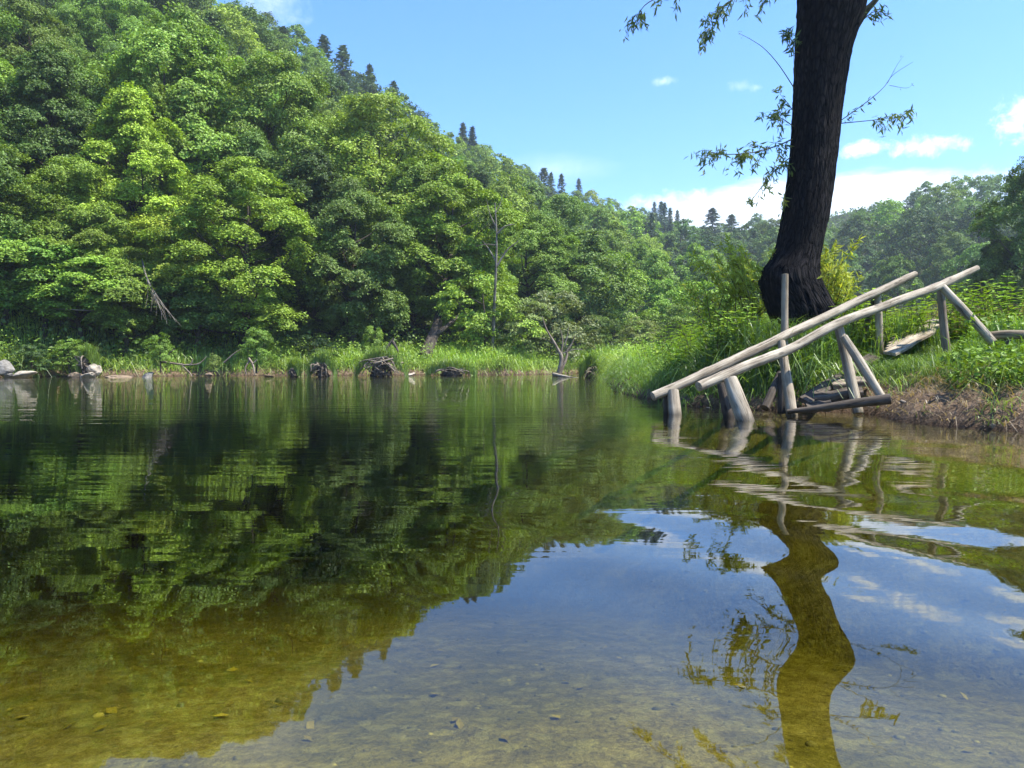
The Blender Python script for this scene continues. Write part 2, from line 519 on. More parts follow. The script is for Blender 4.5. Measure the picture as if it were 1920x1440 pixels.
zz = t.math('ADD', sx.outputs[2], t.math('MULTIPLY', t.math('SUBTRACT', nA, 0.5), 0.35))
land = t.mix(t.ramp(zz, (0.22, 0.0), (0.36, 1.0)), mud, turf)
hz = t.math('MULTIPLY_ADD', sx.outputs[2], 0.5, -1.0, clamp=True)
land = t.mix(hz, land, floor)
wet = t.math('MULTIPLY_ADD', sx.outputs[2], 14, 0.0, clamp=True)
land = t.mix(wet, t.mix(1.0, mud, (0.45, 0.42, 0.4), 'MULTIPLY'), land)
cfin = t.mix(t.math('MULTIPLY_ADD', sx.outputs[2], 60, 1.0, clamp=True), bedc, land)
p = t.node('ShaderNodeBsdfPrincipled')
t.l.new(cfin, p.inputs['Base Color']); p.inputs['Roughness'].default_value = 0.9; p.inputs['Specular IOR Level'].default_value = 0.15
b = t.node('ShaderNodeBump'); b.inputs['Strength'].default_value = 0.8; b.inputs['Distance'].default_value = 0.04
t.l.new(t.math('ADD', nB, t.math('MULTIPLY', nC, 0.5)), b.inputs['Height']); t.l.new(b.outputs[0], p.inputs['Normal'])
t.l.new(p.outputs[0], out.inputs[0])
tag(link('ground', me, m), kind='structure')

# ------------------------------------------------------------------ water: real swell in the mesh, fine ripples as bump
wx = axis([(-108, -20, 3, 0.6), (-20, -4, 0.5, 0.10), (-4, 5, 0.035, 0.035), (5, 9, 0.06, 0.4)])
wy = axis([(-21, -1, 2, 0.2), (-1, 0.4, 0.2, 0.04), (0.4, 6, 0.03, 0.04), (6, 14, 0.045, 0.12), (14, 42, 0.16, 0.35)])
X, Y = np.meshgrid(wx, wy, indexing='xy')


def wave(x, y, lx, ly, ph):
    return np.sin((x * math.cos(ph) + y * math.sin(ph)) * 2 * math.pi / lx + ly)


Zw = np.zeros_like(X)
wv = vnoise(X, Y, 0.5, 21, 2)
near_w = np.interp(Y, [0, 1.7, 3.0, 5], [1.0, 1.0, 0.25, 0.0])
for lam, slope, ang, ph, k_ in ((1.25, 0.0075, 72, 0.4, 0), (0.85, 0.0045, 112, 1.9, 0), (0.95, 0.014, 24, 4.0, 0), (0.50, 0.026, 42, 3.0, 1), (0.62, 0.009, 150, 0.7, 1), (2.1, 0.006, 95, 2.2, 0), (0.31, 0.006, 75, 5.0, 1), (0.23, 0.006, 35, 1.0, 1), (0.17, 0.004, 140, 2.7, 1)):
    a = slope * lam / (2 * math.pi)
    Zw += a * np.sin((X * math.cos(R(ang)) + Y * math.sin(R(ang))) * 2 * math.pi / lam + ph + wv * 2.2) * (near_w if k_ else 1.0)
Zw *= np.interp(X - 0.25 * Y, [-1.6, 0.2], [0.22, 1.0])
Zw *= np.interp(Y, [0, 2.5, 5, 8, 14, 42], [1.0, 1.0, 0.75, 0.35, 0.12, 0.06])
ny, nx = X.shape
i, j = np.meshgrid(np.arange(ny - 1), np.arange(nx - 1), indexing='ij')
GF = np.stack([i * nx + j, i * nx + j + 1, (i + 1) * nx + j + 1, (i + 1) * nx + j], -1).reshape(-1, 4)
V = np.stack([X, Y, Zw], -1).reshape(-1, 3)
n0 = len(V)
# skirt and bottom make it a closed body of water
per = np.concatenate([np.arange(nx), np.arange(1, ny) * nx + nx - 1, (ny - 1) * nx + np.arange(nx - 2, -1, -1), np.arange(ny - 2, 0, -1) * nx])
low = V[per].copy(); low[:, 2] = -2.6
k = len(per); a = np.arange(k); bq = (a + 1) % k
side = np.stack([per[bq], per[a], n0 + a, n0 + bq], -1)
cen = np.array([[0, 0, -2.6]])
bot = np.stack([n0 + bq, n0 + a, np.full(k, n0 + k)], -1)
me = npmesh('water', np.concatenate([V, low, cen]), [bot, np.concatenate([GF, side])], smooth=True)
m, t, out = mat('river_water')
tc = t.node('ShaderNodeNewGeometry').outputs['Position']
sx = t.node('ShaderNodeSeparateXYZ'); t.l.new(tc, sx.inputs[0])
r1 = t.noise(t.mapping(tc, (0.45, 6.5, 1), (0, 0, R(2))), 1.0, 3, 0.5, 0.25)
r2 = t.noise(t.mapping(tc, (1.6, 17, 1), (0, 0, R(-3))), 1.0, 2, 0.5, 0.2)
r3 = t.noise(tc, 0.35, 2, 0.5)
hgt = t.math('ADD', t.math('MULTIPLY', r1, 0.024), t.math('MULTIPLY', r2, 0.006))
fade = t.ramp(t.math('MULTIPLY', sx.outputs[1], 0.03), (0.03, 0.03), (0.10, 0.12), (0.21, 0.5), (0.40, 1.0))
hgt = t.math('MULTIPLY', hgt, t.math('MULTIPLY', fade, t.math('MULTIPLY_ADD', r3, 1.6, 0.1)))
b = t.node('ShaderNodeBump'); b.inputs['Strength'].default_value = 1.0; b.inputs['Distance'].default_value = 0.5
t.l.new(hgt, b.inputs['Height'])
fr = t.node('ShaderNodeFresnel'); fr.inputs[0].default_value = 1.5; t.l.new(b.outputs[0], fr.inputs['Normal'])
gl = t.node('ShaderNodeBsdfGlossy'); gl.inputs['Roughness'].default_value = 0.0; gl.inputs[0].default_value = (1, 1, 1, 1)
t.l.new(b.outputs[0], gl.inputs['Normal'])
tr = t.node('ShaderNodeBsdfTransparent'); tr.inputs[0].default_value = (0.97, 0.98, 0.95, 1)
mx = t.node('ShaderNodeMixShader')
t.l.new(fr.outputs[0], mx.inputs[0]); t.l.new(tr.outputs[0], mx.inputs[1]); t.l.new(gl.outputs[0], mx.inputs[2])
t.l.new(mx.outputs[0], out.inputs[0])
va = t.node('ShaderNodeVolumeAbsorption'); va.inputs['Color'].default_value = (0.64, 0.64, 0.12, 1); va.inputs['Density'].default_value = 1.0
t.l.new(va.outputs[0], out.inputs['Volume'])
tag(link('water', me, m), kind='structure')
# ------------------------------------------------------------------ tree prototypes
def rdir(r, n):
    return unit(r.normal(0, 1, (n, 3)))


def crown_mesh(name, seed, h, rad, base, nlobes, npuff, nleaf, ll, prof='round', lobe=0.24, puff=0.34, flat=0.55):
    """foliage as many leaf faces gathered into flattened sprays on lobes over an uneven crown"""
    r = np.random.default_rng(seed)
    Cs, Ns, Ds, Ts = [], [], [], []
    ga = 2.39996
    off = r.random() * 6
    lobes = []
    for i in range(nlobes):
        t = (i + r.random()) / nlobes
        if prof == 'round': pr = (math.sin(math.pi * min(1, t * 0.86 + 0.14)) ** 0.6)
        elif prof == 'tall': pr = (1 - t) ** 0.55 * min(1, 0.55 + t * 3)
        else: pr = (1 - t ** 2.2) ** 0.5 * min(1, 0.75 + t)      # bushy to the ground
        a = i * ga + off + r.normal(0, 0.25)
        rho = rad * pr * (r.uniform(0.5, 1.0) if r.random() < 0.68 else r.uniform(0.0, 0.5))
        z = base + (h - base) * (0.03 + 0.90 * t)
        lr = rad * lobe * r.uniform(0.75, 1.35) * (0.65 + 0.45 * pr)
        lobes.append((np.array([rho * math.cos(a), rho * math.sin(a), z]), lr))
    for c, lr in lobes:
        n = max(3, int(npuff * (lr / (rad * lobe)) ** 1.6))
        out = c.copy(); out[2] = 0; out = out / (np.linalg.norm(out) + 1e-6)
        d = unit(rdir(r, n) + 0.55 * out + np.array([0, 0, 0.45]))
        pc = c + d * lr * r.uniform(0.45, 1.08, (n, 1)) * np.array([1, 1, 0.8])
        lt = r.uniform(0.85, 1.15)
        for q in range(n):
            prd = puff * r.uniform(0.6, 1.4)
            m_ = int(nleaf * r.uniform(0.6, 1.3))
            e = r.normal(0, 1, (m_, 3)); e = unit(e) * r.random((m_, 1)) ** 0.45
            e[:, 2] = np.where(e[:, 2] < -.35, -e[:, 2], e[:, 2]) * 0.85
            rho2 = e[:, 0] ** 2 + e[:, 1] ** 2
            od = unit(pc[q] - c + out * lr * 0.5)
            loc = e * np.array([prd, prd, prd * flat])
            loc[:, 2] -= 0.25 * prd * rho2
            # sprays tip down and outward
            tiltv = od * np.array([1, 1, 0])
            loc[:, 2] -= (loc @ tiltv) * 0.18
            C = pc[q] + loc
            N = unit(np.array([0, 0, 0.6]) + 0.6 * od + r.normal(0, 0.5, (m_, 3)))
            D = unit(loc * np.array([1, 1, 0.2]) + tiltv * 0.3 + np.array([0, 0, -0.25]) + r.normal(0, 0.4, (m_, 3)))
            Cs.append(C); Ns.append(N); Ds.append(D)
            Ts.append(np.full(m_, lt * r.uniform(0.85, 1.15)) * r.uniform(0.6, 1.35, m_))
    C = np.concatenate(Cs); N = np.concatenate(Ns); D = np.concatenate(Ds); T = np.concatenate(Ts)
    C[:, 2] = np.maximum(C[:, 2], 0.05)
    sz = ll * r.uniform(0.65, 1.3, len(C))
    V, F = leaves(C, N, D, sz, sz * 0.64)
    return npmesh(name, V, F, T, None), lobes


def trunk_mesh(name, seed, h, r0, lobes, sides=8):
    r = np.random.default_rng(seed)
    mb = MB()
    top = h * 0.74
    n = 9
    zs = np.linspace(-0.5, top, n)
    wander = np.cumsum(r.normal(0, 0.10, (n, 2)), 0) * h / 12
    pts = np.column_stack([wander[:, 0], wander[:, 1], zs])
    pts[:2, :2] *= 0.3
    mb.tube(pts, np.linspace(r0 * 1.15, r0 * 0.15, n), sides, cap=False, seed=seed)
    for c, lr in lobes:
        if r.random() < 0.25: continue
        z0 = max(0.12 * h, c[2] - np.hypot(c[0], c[1]) * r.uniform(0.5, 0.9) - 0.3)
        if z0 > top * 0.95: continue
        i0 = np.interp(z0, zs, np.arange(n))
        a = np.array([np.interp(i0, np.arange(n), pts[:, k]) for k in range(3)])
        k = 5
        br = spline([a, (a + c) / 2 + np.array([0, 0, -0.08 * np.linalg.norm(c - a)]) + r.normal(0, 0.08, 3), c], k)
        rb = r0 * 0.42 * (1 - z0 / h * 0.7)
        mb.tube(br, np.linspace(rb, rb * 0.2, k), 5, cap=False, seed=seed)
        for _ in range(3):
            e = c + unit(r.normal(0, 1, 3) + np.array([0, 0, 0.2])) * lr
            mb.tube(spline([br[3], e], 3), [rb * 0.22, rb * 0.14, rb * 0.06], 4, cap=False, seed=seed)
    return mb.mesh(name, smooth=True)


PROTO = {}


def broad(key, seed, h, rad, base, nl, npf, nleaf, ll, prof='round', **kw):
    cm, lobes = crown_mesh('crown', seed, h, rad, base, nl, npf, nleaf, ll, prof, **kw)
    cm.materials.append(M['leaf'])
    tm = trunk_mesh('trunk', seed, h, h * 0.017 + 0.03, lobes)
    tm.materials.append(M['bark'])
    PROTO[key] = (tm, cm, h)


for k_ in range(4):      # near bank, about 12 m
    broad(('near', k_), 100 + k_, 12, 3.5, 1.2 + 0.5 * (k_ % 2), [50, 60, 64, 54][k_], [20, 22, 18, 20][k_], [86, 70, 76, 84][k_], [0.135, 0.12, 0.115, 0.125][k_],
          ['round', 'tall', 'round', 'bush'][k_], puff=[0.42, 0.34, 0.38, 0.45][k_], flat=[0.9, 1.0, 0.95, 1.0][k_], lobe=[0.26, 0.2, 0.22, 0.25][k_])
broad(('near', 4), 121, 12, 4.2, 4.2, 46, 20, 80, 0.26, 'round', puff=0.6, flat=.95, lobe=.24)      # small spreading tree with a clear stem
for k_ in range(5):      # hillside, middle distance, 11 m
    broad(('mid', k_), 200 + k_, 11, 3.7, 1.5, 38, 15, 46, 0.20, ['round', 'tall', 'round', 'tall', 'round'][k_], puff=[.5, .42, .55, .45, .4][k_], flat=[.9, 1., .9, .95, 1.0][k_], lobe=[.24, .2, .27, .22, .2][k_])
for k_ in range(5):      # far hill
    broad(('far', k_), 300 + k_, 10.5, 4.2, 1.5, 30, 12, 24, 0.30, ['round', 'round', 'tall', 'round', 'tall'][k_], puff=[.6, .5, .6, .5, .5][k_], lobe=[.3, .24, .27, .25, .22][k_], flat=[.9, .9, .95, 1., .9][k_])
for k_ in range(3):      # shrubs and bushes
    broad(('bush', k_), 400 + k_, 4.0, 2.0, 0.1, 16, 10, 60, 0.12, 'bush', puff=0.34, lobe=0.34)


def conifer(key, seed, h, rad, fine):
    r = np.random.default_rng(seed)
    Cs, Ns, Ds = [], [], []
    tb = MB()
    zs = np.linspace(-0.3, h, 8)
    tb.tube(np.column_stack([np.zeros(8), np.zeros(8), zs]), np.linspace(0.16, 0.02, 8) * h / 10, 7, cap=False)
    z = h * 0.16
    while z < h * 0.985:
        f = 1 - z / h
        nb = 6 if f > 0.3 else 5
        a0 = r.random() * 6.3
        for b_ in range(nb):
            if r.random() < 0.12: continue
            a = a0 + b_ * 2 * math.pi / nb + r.normal(0, 0.2)
            L = rad * (f ** 0.75) * r.uniform(0.65, 1.15) + 0.12
            d = np.array([math.cos(a), math.sin(a), 0])
            tt = np.linspace(0, 1, 5)
            up = 0.25 if f < 0.25 else -0.05
            pts = np.array([0, 0, z]) + d * (tt[:, None] * L) + np.array([0, 0, 1]) * (L * (up * tt - 0.18 * tt ** 2 + 0.1 * tt ** 4))[:, None]
            tb.tube(pts, np.linspace(0.035, 0.008, 5), 4, cap=False)
            n = int((26 if fine else 15) * L / rad + 5)
            t_ = r.uniform(0.12, 1.02, n)
            sd = r.choice([-1, 1], n)
            C = np.column_stack([np.interp(t_, tt, pts[:, k]) for k in range(3)])
            S = np.cross(d, [0, 0, 1])
            wdt = 0.30 * L * (1.05 - t_) + 0.12
            C = C + S * (sd * wdt * r.random(n) * 0.8)[:, None] + np.array([0, 0, 1]) * r.normal(-0.05, 0.07, n)[:, None]
            Ds.append(unit(d * 0.7 + S * (sd * 0.8)[:, None] + r.normal(0, 0.2, (n, 3)) + np.array([0, 0, -0.2])))
            Ns.append(unit(np.array([0, 0, 1.0]) + r.normal(0, 0.45, (n, 3))))
            Cs.append(C)
        z += (0.42 if fine else 0.5) * (0.55 + 0.6 * f)
    C, N, D = map(np.concatenate, (Cs, Ns, Ds))
    V, F = leaves(C, N, D, r.uniform(0.4, 0.75, len(C)) * (0.9 if fine else 1.1), 0.17 if fine else 0.22)
    cm = npmesh('crown', V, F, r.uniform(0.7, 1.3, len(C)))
    cm.materials.append(M['needle'])
    tm = tb.mesh('trunk', True); tm.materials.append(M['bark'])
    PROTO[key] = (tm, cm, h)


conifer(('fir', 0), 1, 12, 2.3, True)
conifer(('fir', 1), 2, 12, 1.8, True)
conifer(('fir', 2), 3, 12, 2.7, False)

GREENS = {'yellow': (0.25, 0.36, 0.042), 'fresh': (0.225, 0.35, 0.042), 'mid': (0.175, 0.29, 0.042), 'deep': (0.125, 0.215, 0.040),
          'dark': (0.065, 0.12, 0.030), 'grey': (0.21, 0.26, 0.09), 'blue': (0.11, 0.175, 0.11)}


def jit_col(c, r, a=0.15):
    k = 1 + r.normal(0, a)
    return (max(0.004, c[0] * k * (1 + r.normal(0.04, a * .4))), max(0.004, c[1] * k), max(0.002, c[2] * k * (1 + r.normal(0, a * .6))), 1)


def tree(key, x, y, size, colr, name, label, cat, group=None, rz=None, sx=1.0, z=None, r=rng):
    tm, cm, h = PROTO[key]
    s = size / h
    root = empty(name, (x, y, (H1(x, y) if z is None else z) - 0.1), label, cat, group)
    root.rotation_euler = (0, 0, r.uniform(0, 6.28) if rz is None else rz)
    root.scale = (s * sx, s * sx, s)
    for nm, msh in (('trunk', tm), ('crown', cm)):
        o = link(nm, msh, None, root)
        if nm == 'crown': o.color = jit_col(GREENS[colr], r) if isinstance(colr, str) else (*colr, 1)
    return root


# ---- trees of the far bank, placed one by one:  u, v of the crown's top, Y, width factor, prototype, colour, label
BANK = [
    (-70, 60, 33, 1.1, ('near', 0), 'mid', 'tall green broadleaf tree cut by the left edge of the picture above the rocks'),
    (40, 330, 29.5, 1.35, ('near', 3), 'fresh', 'broad bushy light green tree overhanging the rocks at the far left water edge'),
    (-30, 240, 30.5, 1.2, ('near', 0), 'fresh', 'light green tree at the far left edge above the bushy overhanging one'),
    (120, 290, 30, 1.15, ('near', 3), 'fresh', 'dense light green tree between the far left bushy tree and the pointed tree'),
    (215, 440, 29.5, 1.0, ('near', 0), 'yellow', 'small yellow green tree directly left of the dark hollow'),
    (5, 430, 27.6, 1.2, ('near', 4), 'fresh', 'low bushy light green tree at the left edge, its boughs hanging down to the rocks'),
    (80, 455, 27.9, 1.2, ('near', 4), 'mid', 'low bushy green tree above the flat pale boulder at the left'),
    (155, 480, 28.2, 1.15, ('near', 4), 'fresh', 'low bushy light green tree over the pale split block of rock'),
    (230, 500, 28.6, 1.1, ('near', 4), 'mid', 'low bushy green tree behind the level dead branch at the left'),
    (365, 510, 30.0, 1.1, ('near', 4), 'deep', 'low shaded tree in front of the dark hollow, right of the hanging dead twigs'),
    (110, 90, 35, 1.05, ('near', 2), 'deep', 'tall deep green tree behind the bushy tree over the rocks'),
    (170, 400, 29.5, 1.1, ('near', 0), 'fresh', 'low arching light green tree between the bushy tree over the rocks and the pointed one'),
    (245, 150, 32.5, 1.15, ('near', 1), 'fresh', 'pointed bright green tree with layered branches on the left bank'),
    (330, 20, 38, 1.15, ('near', 0), 'mid', 'very tall rounded tree rising directly behind the pointed bright green one'),
    (330, 370, 31, 1.1, ('near', 3), 'yellow', 'half height yellow green tree in front of the dark hollow in the wood'),
    (455, 290, 31.5, 1.3, ('near', 2), 'fresh', 'rounded bright green tree leaning out over the first round bank bush'),
    (520, 80, 39, 1.15, ('near', 2), 'mid', 'tall green tree rising above the rounded bright green one'),
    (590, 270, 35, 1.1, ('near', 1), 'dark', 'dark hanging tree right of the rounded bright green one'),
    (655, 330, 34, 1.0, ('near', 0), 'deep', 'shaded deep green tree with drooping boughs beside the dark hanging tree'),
    (700, 160, 42, 1.35, ('near', 2), 'yellow', 'tall feathery yellow green tree at the middle of the left slope'),
    (775, 290, 38, 1.1, ('near', 1), 'mid', 'slim green tree right below the feathery yellow green one'),
    (835, 300, 38.5, 1.25, ('near', 0), 'fresh', 'wide layered tree leaning over the water from a dark slanting trunk'),
    (905, 510, 37, 1.15, ('bush', 0), 'fresh', 'rounded light green tree bush right of the dark slanting trunk'),
    (890, 430, 43, 1.1, ('near', 2), 'mid', 'mid green tree behind the rounded light green tree bush'),
    (985, 560, 37.5, 1.1, ('bush', 1), 'grey', 'pale greyish green willow bush right of the bare grey trunk'),
    (1030, 540, 39, 1.2, ('bush', 2), 'grey', 'tall pale willow bush whose boughs hang behind the dead snag'),
    (1000, 400, 46, 1.2, ('near', 0), 'mid', 'tall green tree standing behind the two pale willow bushes'),
    (1085, 430, 50, 1.15, ('mid', 0), 'deep', 'dark green tree at the foot of the slope right of the pale willow bushes'),
    (1150, 470, 56, 1.2, ('mid', 2), 'mid', 'round tree at the foot of the slope where the river bends away'),
    (1125, 590, 47, 1.1, ('bush', 1), 'deep', 'low dark bush under the round tree where the river bends away'),
    (1195, 610, 44, 1.3, ('bush', 0), 'grey', 'sprawling pale grey green bush at the end of the grassy spit'),
    (1240, 520, 60, 1.1, ('mid', 4), 'fresh', 'bright green round tree beyond the grassy spit'),
    (1330, 520, 52, 1.2, ('bush', 2), 'fresh', 'light yellow green bush beyond the grass, left of the big leaning trunk'),
    (1275, 570, 50, 1.3, ('bush', 1), 'mid', 'mid green bush left of the light yellow green bush beyond the grass'),
    (1395, 480, 62, 1.1, ('mid', 1), 'mid', 'green tree half hidden by the yellow shoots of the big leaning trunk'),
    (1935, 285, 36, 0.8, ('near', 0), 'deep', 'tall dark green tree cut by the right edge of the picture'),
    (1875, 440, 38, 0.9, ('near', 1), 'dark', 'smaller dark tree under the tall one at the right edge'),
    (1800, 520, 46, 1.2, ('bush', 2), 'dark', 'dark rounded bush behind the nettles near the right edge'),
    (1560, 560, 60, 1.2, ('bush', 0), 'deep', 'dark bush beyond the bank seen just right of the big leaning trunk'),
]
for u, v, Y_, sxf, key, colr, lab in BANK:
    Y_ += 2.6 if key[0] == 'near' else 0.6
    top = P(u, v, Y_)
    x = top.x
    g = H1(x, Y_)
    size = max(2.0, top.z - g + 0.1)
    isb = key[0] == 'bush'
    h0 = PROTO[key][2]
    wf = sxf * (1.0 if isb else min(1.35, max(0.7, (h0 / size) ** 0.35)))
    tree(key, x, Y_, size, colr, 'bush' if isb and size < 5 else 'broadleaf_tree', lab, 'bush' if isb and size < 5 else 'tree', None, sx=wf)

# ---- trees covering the slopes, one object each
pts_used = [(o.location.x, o.location.y) for o in bpy.data.objects if o.type == 'EMPTY']
r = np.random.default_rng(42)
cand = []
for az in np.arange(-37, 36.5, 0.25):
    f = np.interp(az, AZ, FOOT); rd = np.interp(az, AZ, RIDGE)
    for rr_ in np.arange(f + 3, rd + 16, 2.0):
        cand.append((az + r.uniform(-.12, .12), rr_ + r.uniform(-1, 1)))
cand = np.array(cand)
r.shuffle(cand)
cell = {}
n_b = n_c = 0
acc = []
for az, d in cand:
    x, y = d * math.sin(R(az)), d * math.cos(R(az))
    sp_ = 4.5 + d * 0.0165 + (1.3 if az > 10 else 0) - (0.9 if az < -20 else 0) - (0.5 if az < -25 else 0)
    if az < -12 and d > rd * 1.04: continue
    if any((x - a) ** 2 + (y - b) ** 2 < (sp_ * 0.58) ** 2 for a, b in pts_used): continue
    if az > 18 and d > rd + 6: continue
    if any((x - a) ** 2 + (y - b) ** 2 < sp_ ** 2 for a, b, *_ in acc): continue
    acc.append((x, y, az, d))
acc.sort(key=lambda q: q[3])
print('slope trees', len(acc), sum(1 for q in acc if q[2] < 3))
for x, y, az, d in acc:
    f = np.interp(az, AZ, FOOT); rd = np.interp(az, AZ, RIDGE)
    tt = (d - f) / (rd - f)
    side = 'left' if az < 3 else 'right'
    pc = 0.02 + (0.13 if (-13 < az < 13 and tt > 0.72) else 0.06 if tt > 0.55 else 0.0)
    hue = vnoise(np.array([x]), np.array([y]), 0.05, 31, 2)[0]
    if r.random() < pc and not (az > 16 and tt > 0.6):
        tree(('fir', int(r.integers(0, 3))), x, y, r.uniform(9, 14), 'blue', 'conifer_tree',
             'dark bluish conifer standing among the broadleaf trees of the %s' % ('left slope' if side == 'left' else 'far right hill'), 'conifer',
             'conifers scattered over the %s' % ('left slope' if side == 'left' else 'right hill'), sx=r.uniform(0.9, 1.2), r=r)
    else:
        kind = 'near' if d < 64 else 'mid' if d < 115 else 'far'
        c = ['dark', 'deep', 'mid', 'fresh', 'yellow'][int(np.clip(2.0 + hue * 2.2 + r.normal(0, .8), 0, 4))]
        if az > 10 and c == 'yellow': c = 'mid'
        size = r.uniform(8.0, 11.5) * (1 if tt < 0.6 else 0.84)
        lab, grp = (('green broadleaf tree in the dense wood covering the left slope', 'broadleaf trees covering the left slope') if side == 'left'
                    else ('hazy green broadleaf tree on the distant right hill', 'broadleaf trees covering the distant right hill'))
        tree((kind, int(r.integers(0, 4 if kind == 'near' else 5))), x, y, size, c, 'broadleaf_tree', lab, 'tree', grp, sx=r.uniform(0.9, 1.2), r=r)

# undergrowth on the slopes below the trees
r2 = np.random.default_rng(61)
n_ = 90000
az_ = np.radians(r2.uniform(-40, 38, n_)); fr_ = np.interp(np.degrees(az_), AZ, FOOT); rd_ = np.interp(np.degrees(az_), AZ, RIDGE)
dd_ = fr_ - 1.5 + (rd_ + 8 - fr_) * r2.random(n_) ** 1.3
x = dd_ * np.sin(az_); y = dd_ * np.cos(az_)
k = vnoise(x, y, 0.25, 15, 2) > -0.35
x, y, dd_ = x[k], y[k], dd_[k]; n_ = len(x)
z = H(x, y) + r2.random(n_) * (0.9 + 0.9 * vnoise(x, y, 0.25, 15, 2))
sz = r2.uniform(.5, 1.0, n_) * np.interp(dd_, [30, 45, 90, 250], [.22, .3, .55, 1.0])
V_, F_ = leaves(np.column_stack([x, y, z]), unit(r2.normal(0, .6, (n_, 3)) + np.array([0, -.3, 1])), rdir(r2, n_), sz, sz * .7)
o = link('undergrowth', npmesh('undergrowth', V_, F_, r2.uniform(.6, 1.3, n_)), M['leaf']); o.color = (0.10, 0.17, 0.03, 1); tag(o, kind='stuff')

# single conifers that break the skyline:  u, v of the tip, distance, height, width, label
for u, v, Y_, hgt_, wf, lab in [
    (693, 118, 128, 14, 1.0, 'tallest pointed conifer standing clear on the left skyline'),
    (738, 152, 132, 12, 1.1, 'second pointed conifer on the left skyline, downhill of the tallest'),
    (607, 66, 112, 12, 1.15, 'conifer on the left skyline uphill of the tallest one'),
    (643, 85, 116, 10, 1.2, 'broad conifer on the left skyline just uphill of the tallest one'),
    (532, 50, 100, 11, 1.2, 'conifer on the left skyline among leafy tree tops'),
    (488, 30, 95, 10, 1.0, 'thin conifer near the top of the left skyline'),
    (868, 228, 150, 10, 1.0, 'small conifer on the left skyline between two leafy tops'),
    (1020, 315, 165, 14, 1.5, 'round topped dark conifer low on the left skyline'),
    (1240, 378, 190, 14, 1.1, 'pointed conifer at the dip of the skyline, left of the big trunk'),
    (1270, 392, 195, 9, 0.8, 'thin small conifer in the skyline dip'),
    (1336, 390, 180, 11, 1.5, 'wide branched pine standing free against the cloud'),
    (1372, 402, 185, 13, 1.5, 'dark pine right of the free standing wide one'),
    (1610, 505, 95, 10, 1.3, 'conifer low on the right hill beyond the rails')]:
    t_ = P(u, v, Y_)
    hgt_ = min(15, max(6.5, t_.z - H1(t_.x, Y_)))
    wf *= 1.25
    g = t_.z - hgt_
    tree(('fir', 0 if wf < 1.3 else 2), t_.x, Y_, hgt_, 'blue', 'conifer_tree', lab, 'conifer', None, sx=wf, z=g + 0.1, r=r)
#@@PART3@@
# ------------------------------------------------------------------ the big willow on the near bank
WY = 9.2
wl = P(1505, 625, WY)
gz = H1(wl.x, WY)
willow = empty('willow_tree', (wl.x, WY, gz), 'big leaning dark willow trunk with a burl at its left foot, behind the pole handrail', 'tree')
OUT = [(665, 1444, 1592), (640, 1450, 1580), (622, 1456, 1574), (604, 1450, 1570), (585, 1443, 1566), (565, 1436, 1556), (545, 1431, 1547), (525, 1427, 1538), (508, 1430, 1534),
       (492, 1441, 1535), (475, 1452, 1538), (450, 1459, 1543), (400, 1467, 1554), (336, 1477, 1563), (277, 1484, 1570), (198, 1488, 1578), (119, 1492, 1590),
       (71, 1494, 1602), (40, 1496, 1613), (0, 1499, 1622), (-70, 1500, 1630), (-160, 1500, 1622), (-300, 1492, 1600), (-450, 1475, 1570)]
vs = np.array([o[0] for o in OUT][::-1], float); le = np.array([o[1] for o in OUT][::-1], float); re_ = np.array([o[2] for o in OUT][::-1], float)
nz, nth = 260, 168
vv = np.linspace(668, -450, nz)
Vt, Gt = [], []
for i_, v in enumerate(vv):
    l = np.interp(v, vs, le); rt = np.interp(v, vs, re_)
    a = P(l, v, WY); b_ = P(rt, v, WY)
    cx = (a.x + b_.x) / 2; hw = (b_.x - a.x) / 2
    z = a.z
    root_f = max(0, (v - 560) / 110) ** 1.5 if v > 560 else 0
    for j_ in range(nth):
        th = 2 * math.pi * j_ / nth
        c, s_ = math.cos(th), math.sin(th)
        k1 = mnoise.noise((c * 6.5, s_ * 6.5, z * 2.6 + 3))
        k2 = mnoise.noise((c * 11, s_ * 11, z * 4.5))
        k3 = mnoise.noise((c * 26, s_ * 26, z * 7))
        ridge = (0.5 - abs(k1)) * 0.055 + (0.4 - abs(k2)) * 0.05 + k3 * 0.02
        rad_ = hw * (1 + ridge * 1.3) - 0.012
        if 455 < v < 590: rad_ *= 1 + math.exp(-((v - 522) / 34) ** 2) * max(0, -c) * 0.16 * mnoise.noise((c * 4, s_ * 4, z * 9))
        fl = 1 + root_f * 0.35 * max(0, mnoise.noise((c * 2.2, s_ * 2.2, 5)) + 0.2)
        Vt.append((cx + rad_ * fl * c - wl.x, rad_ * fl * s_ * 0.92, z - gz))
        Gt.append((z, c * 0.3, s_ * 0.3))
i, j = np.meshgrid(np.arange(nz - 1), np.arange(nth), indexing='ij')
j2 = (j + 1) % nth
TF = np.stack([i * nth + j, i * nth + j2, (i + 1) * nth + j2, (i + 1) * nth + j], -1).reshape(-1, 4)
m, t, out = mat('willow_bark')
at = t.node('ShaderNodeAttribute', attribute_name='grain').outputs['Vector']
g1 = t.noise(t.mapping(at, (3.5, 34, 34)), 1.0, 8, 0.65, 0.8)
g2 = t.noise(t.mapping(at, (1.2, 5, 5)), 1.0, 4, 0.6)
vp = t.node('ShaderNodeTexVoronoi', feature='DISTANCE_TO_EDGE'); t.l.new(t.mapping(at, (7, 26, 26)), vp.inputs['Vector']); vp.inputs['Scale'].default_value = 1.0
vpe = t.ramp(vp.outputs['Distance'], (0.0, 0.0), (0.22, 1.0))
g1 = t.math('ADD', t.math('MULTIPLY', g1, 0.72), t.math('MULTIPLY', vpe, 0.22))
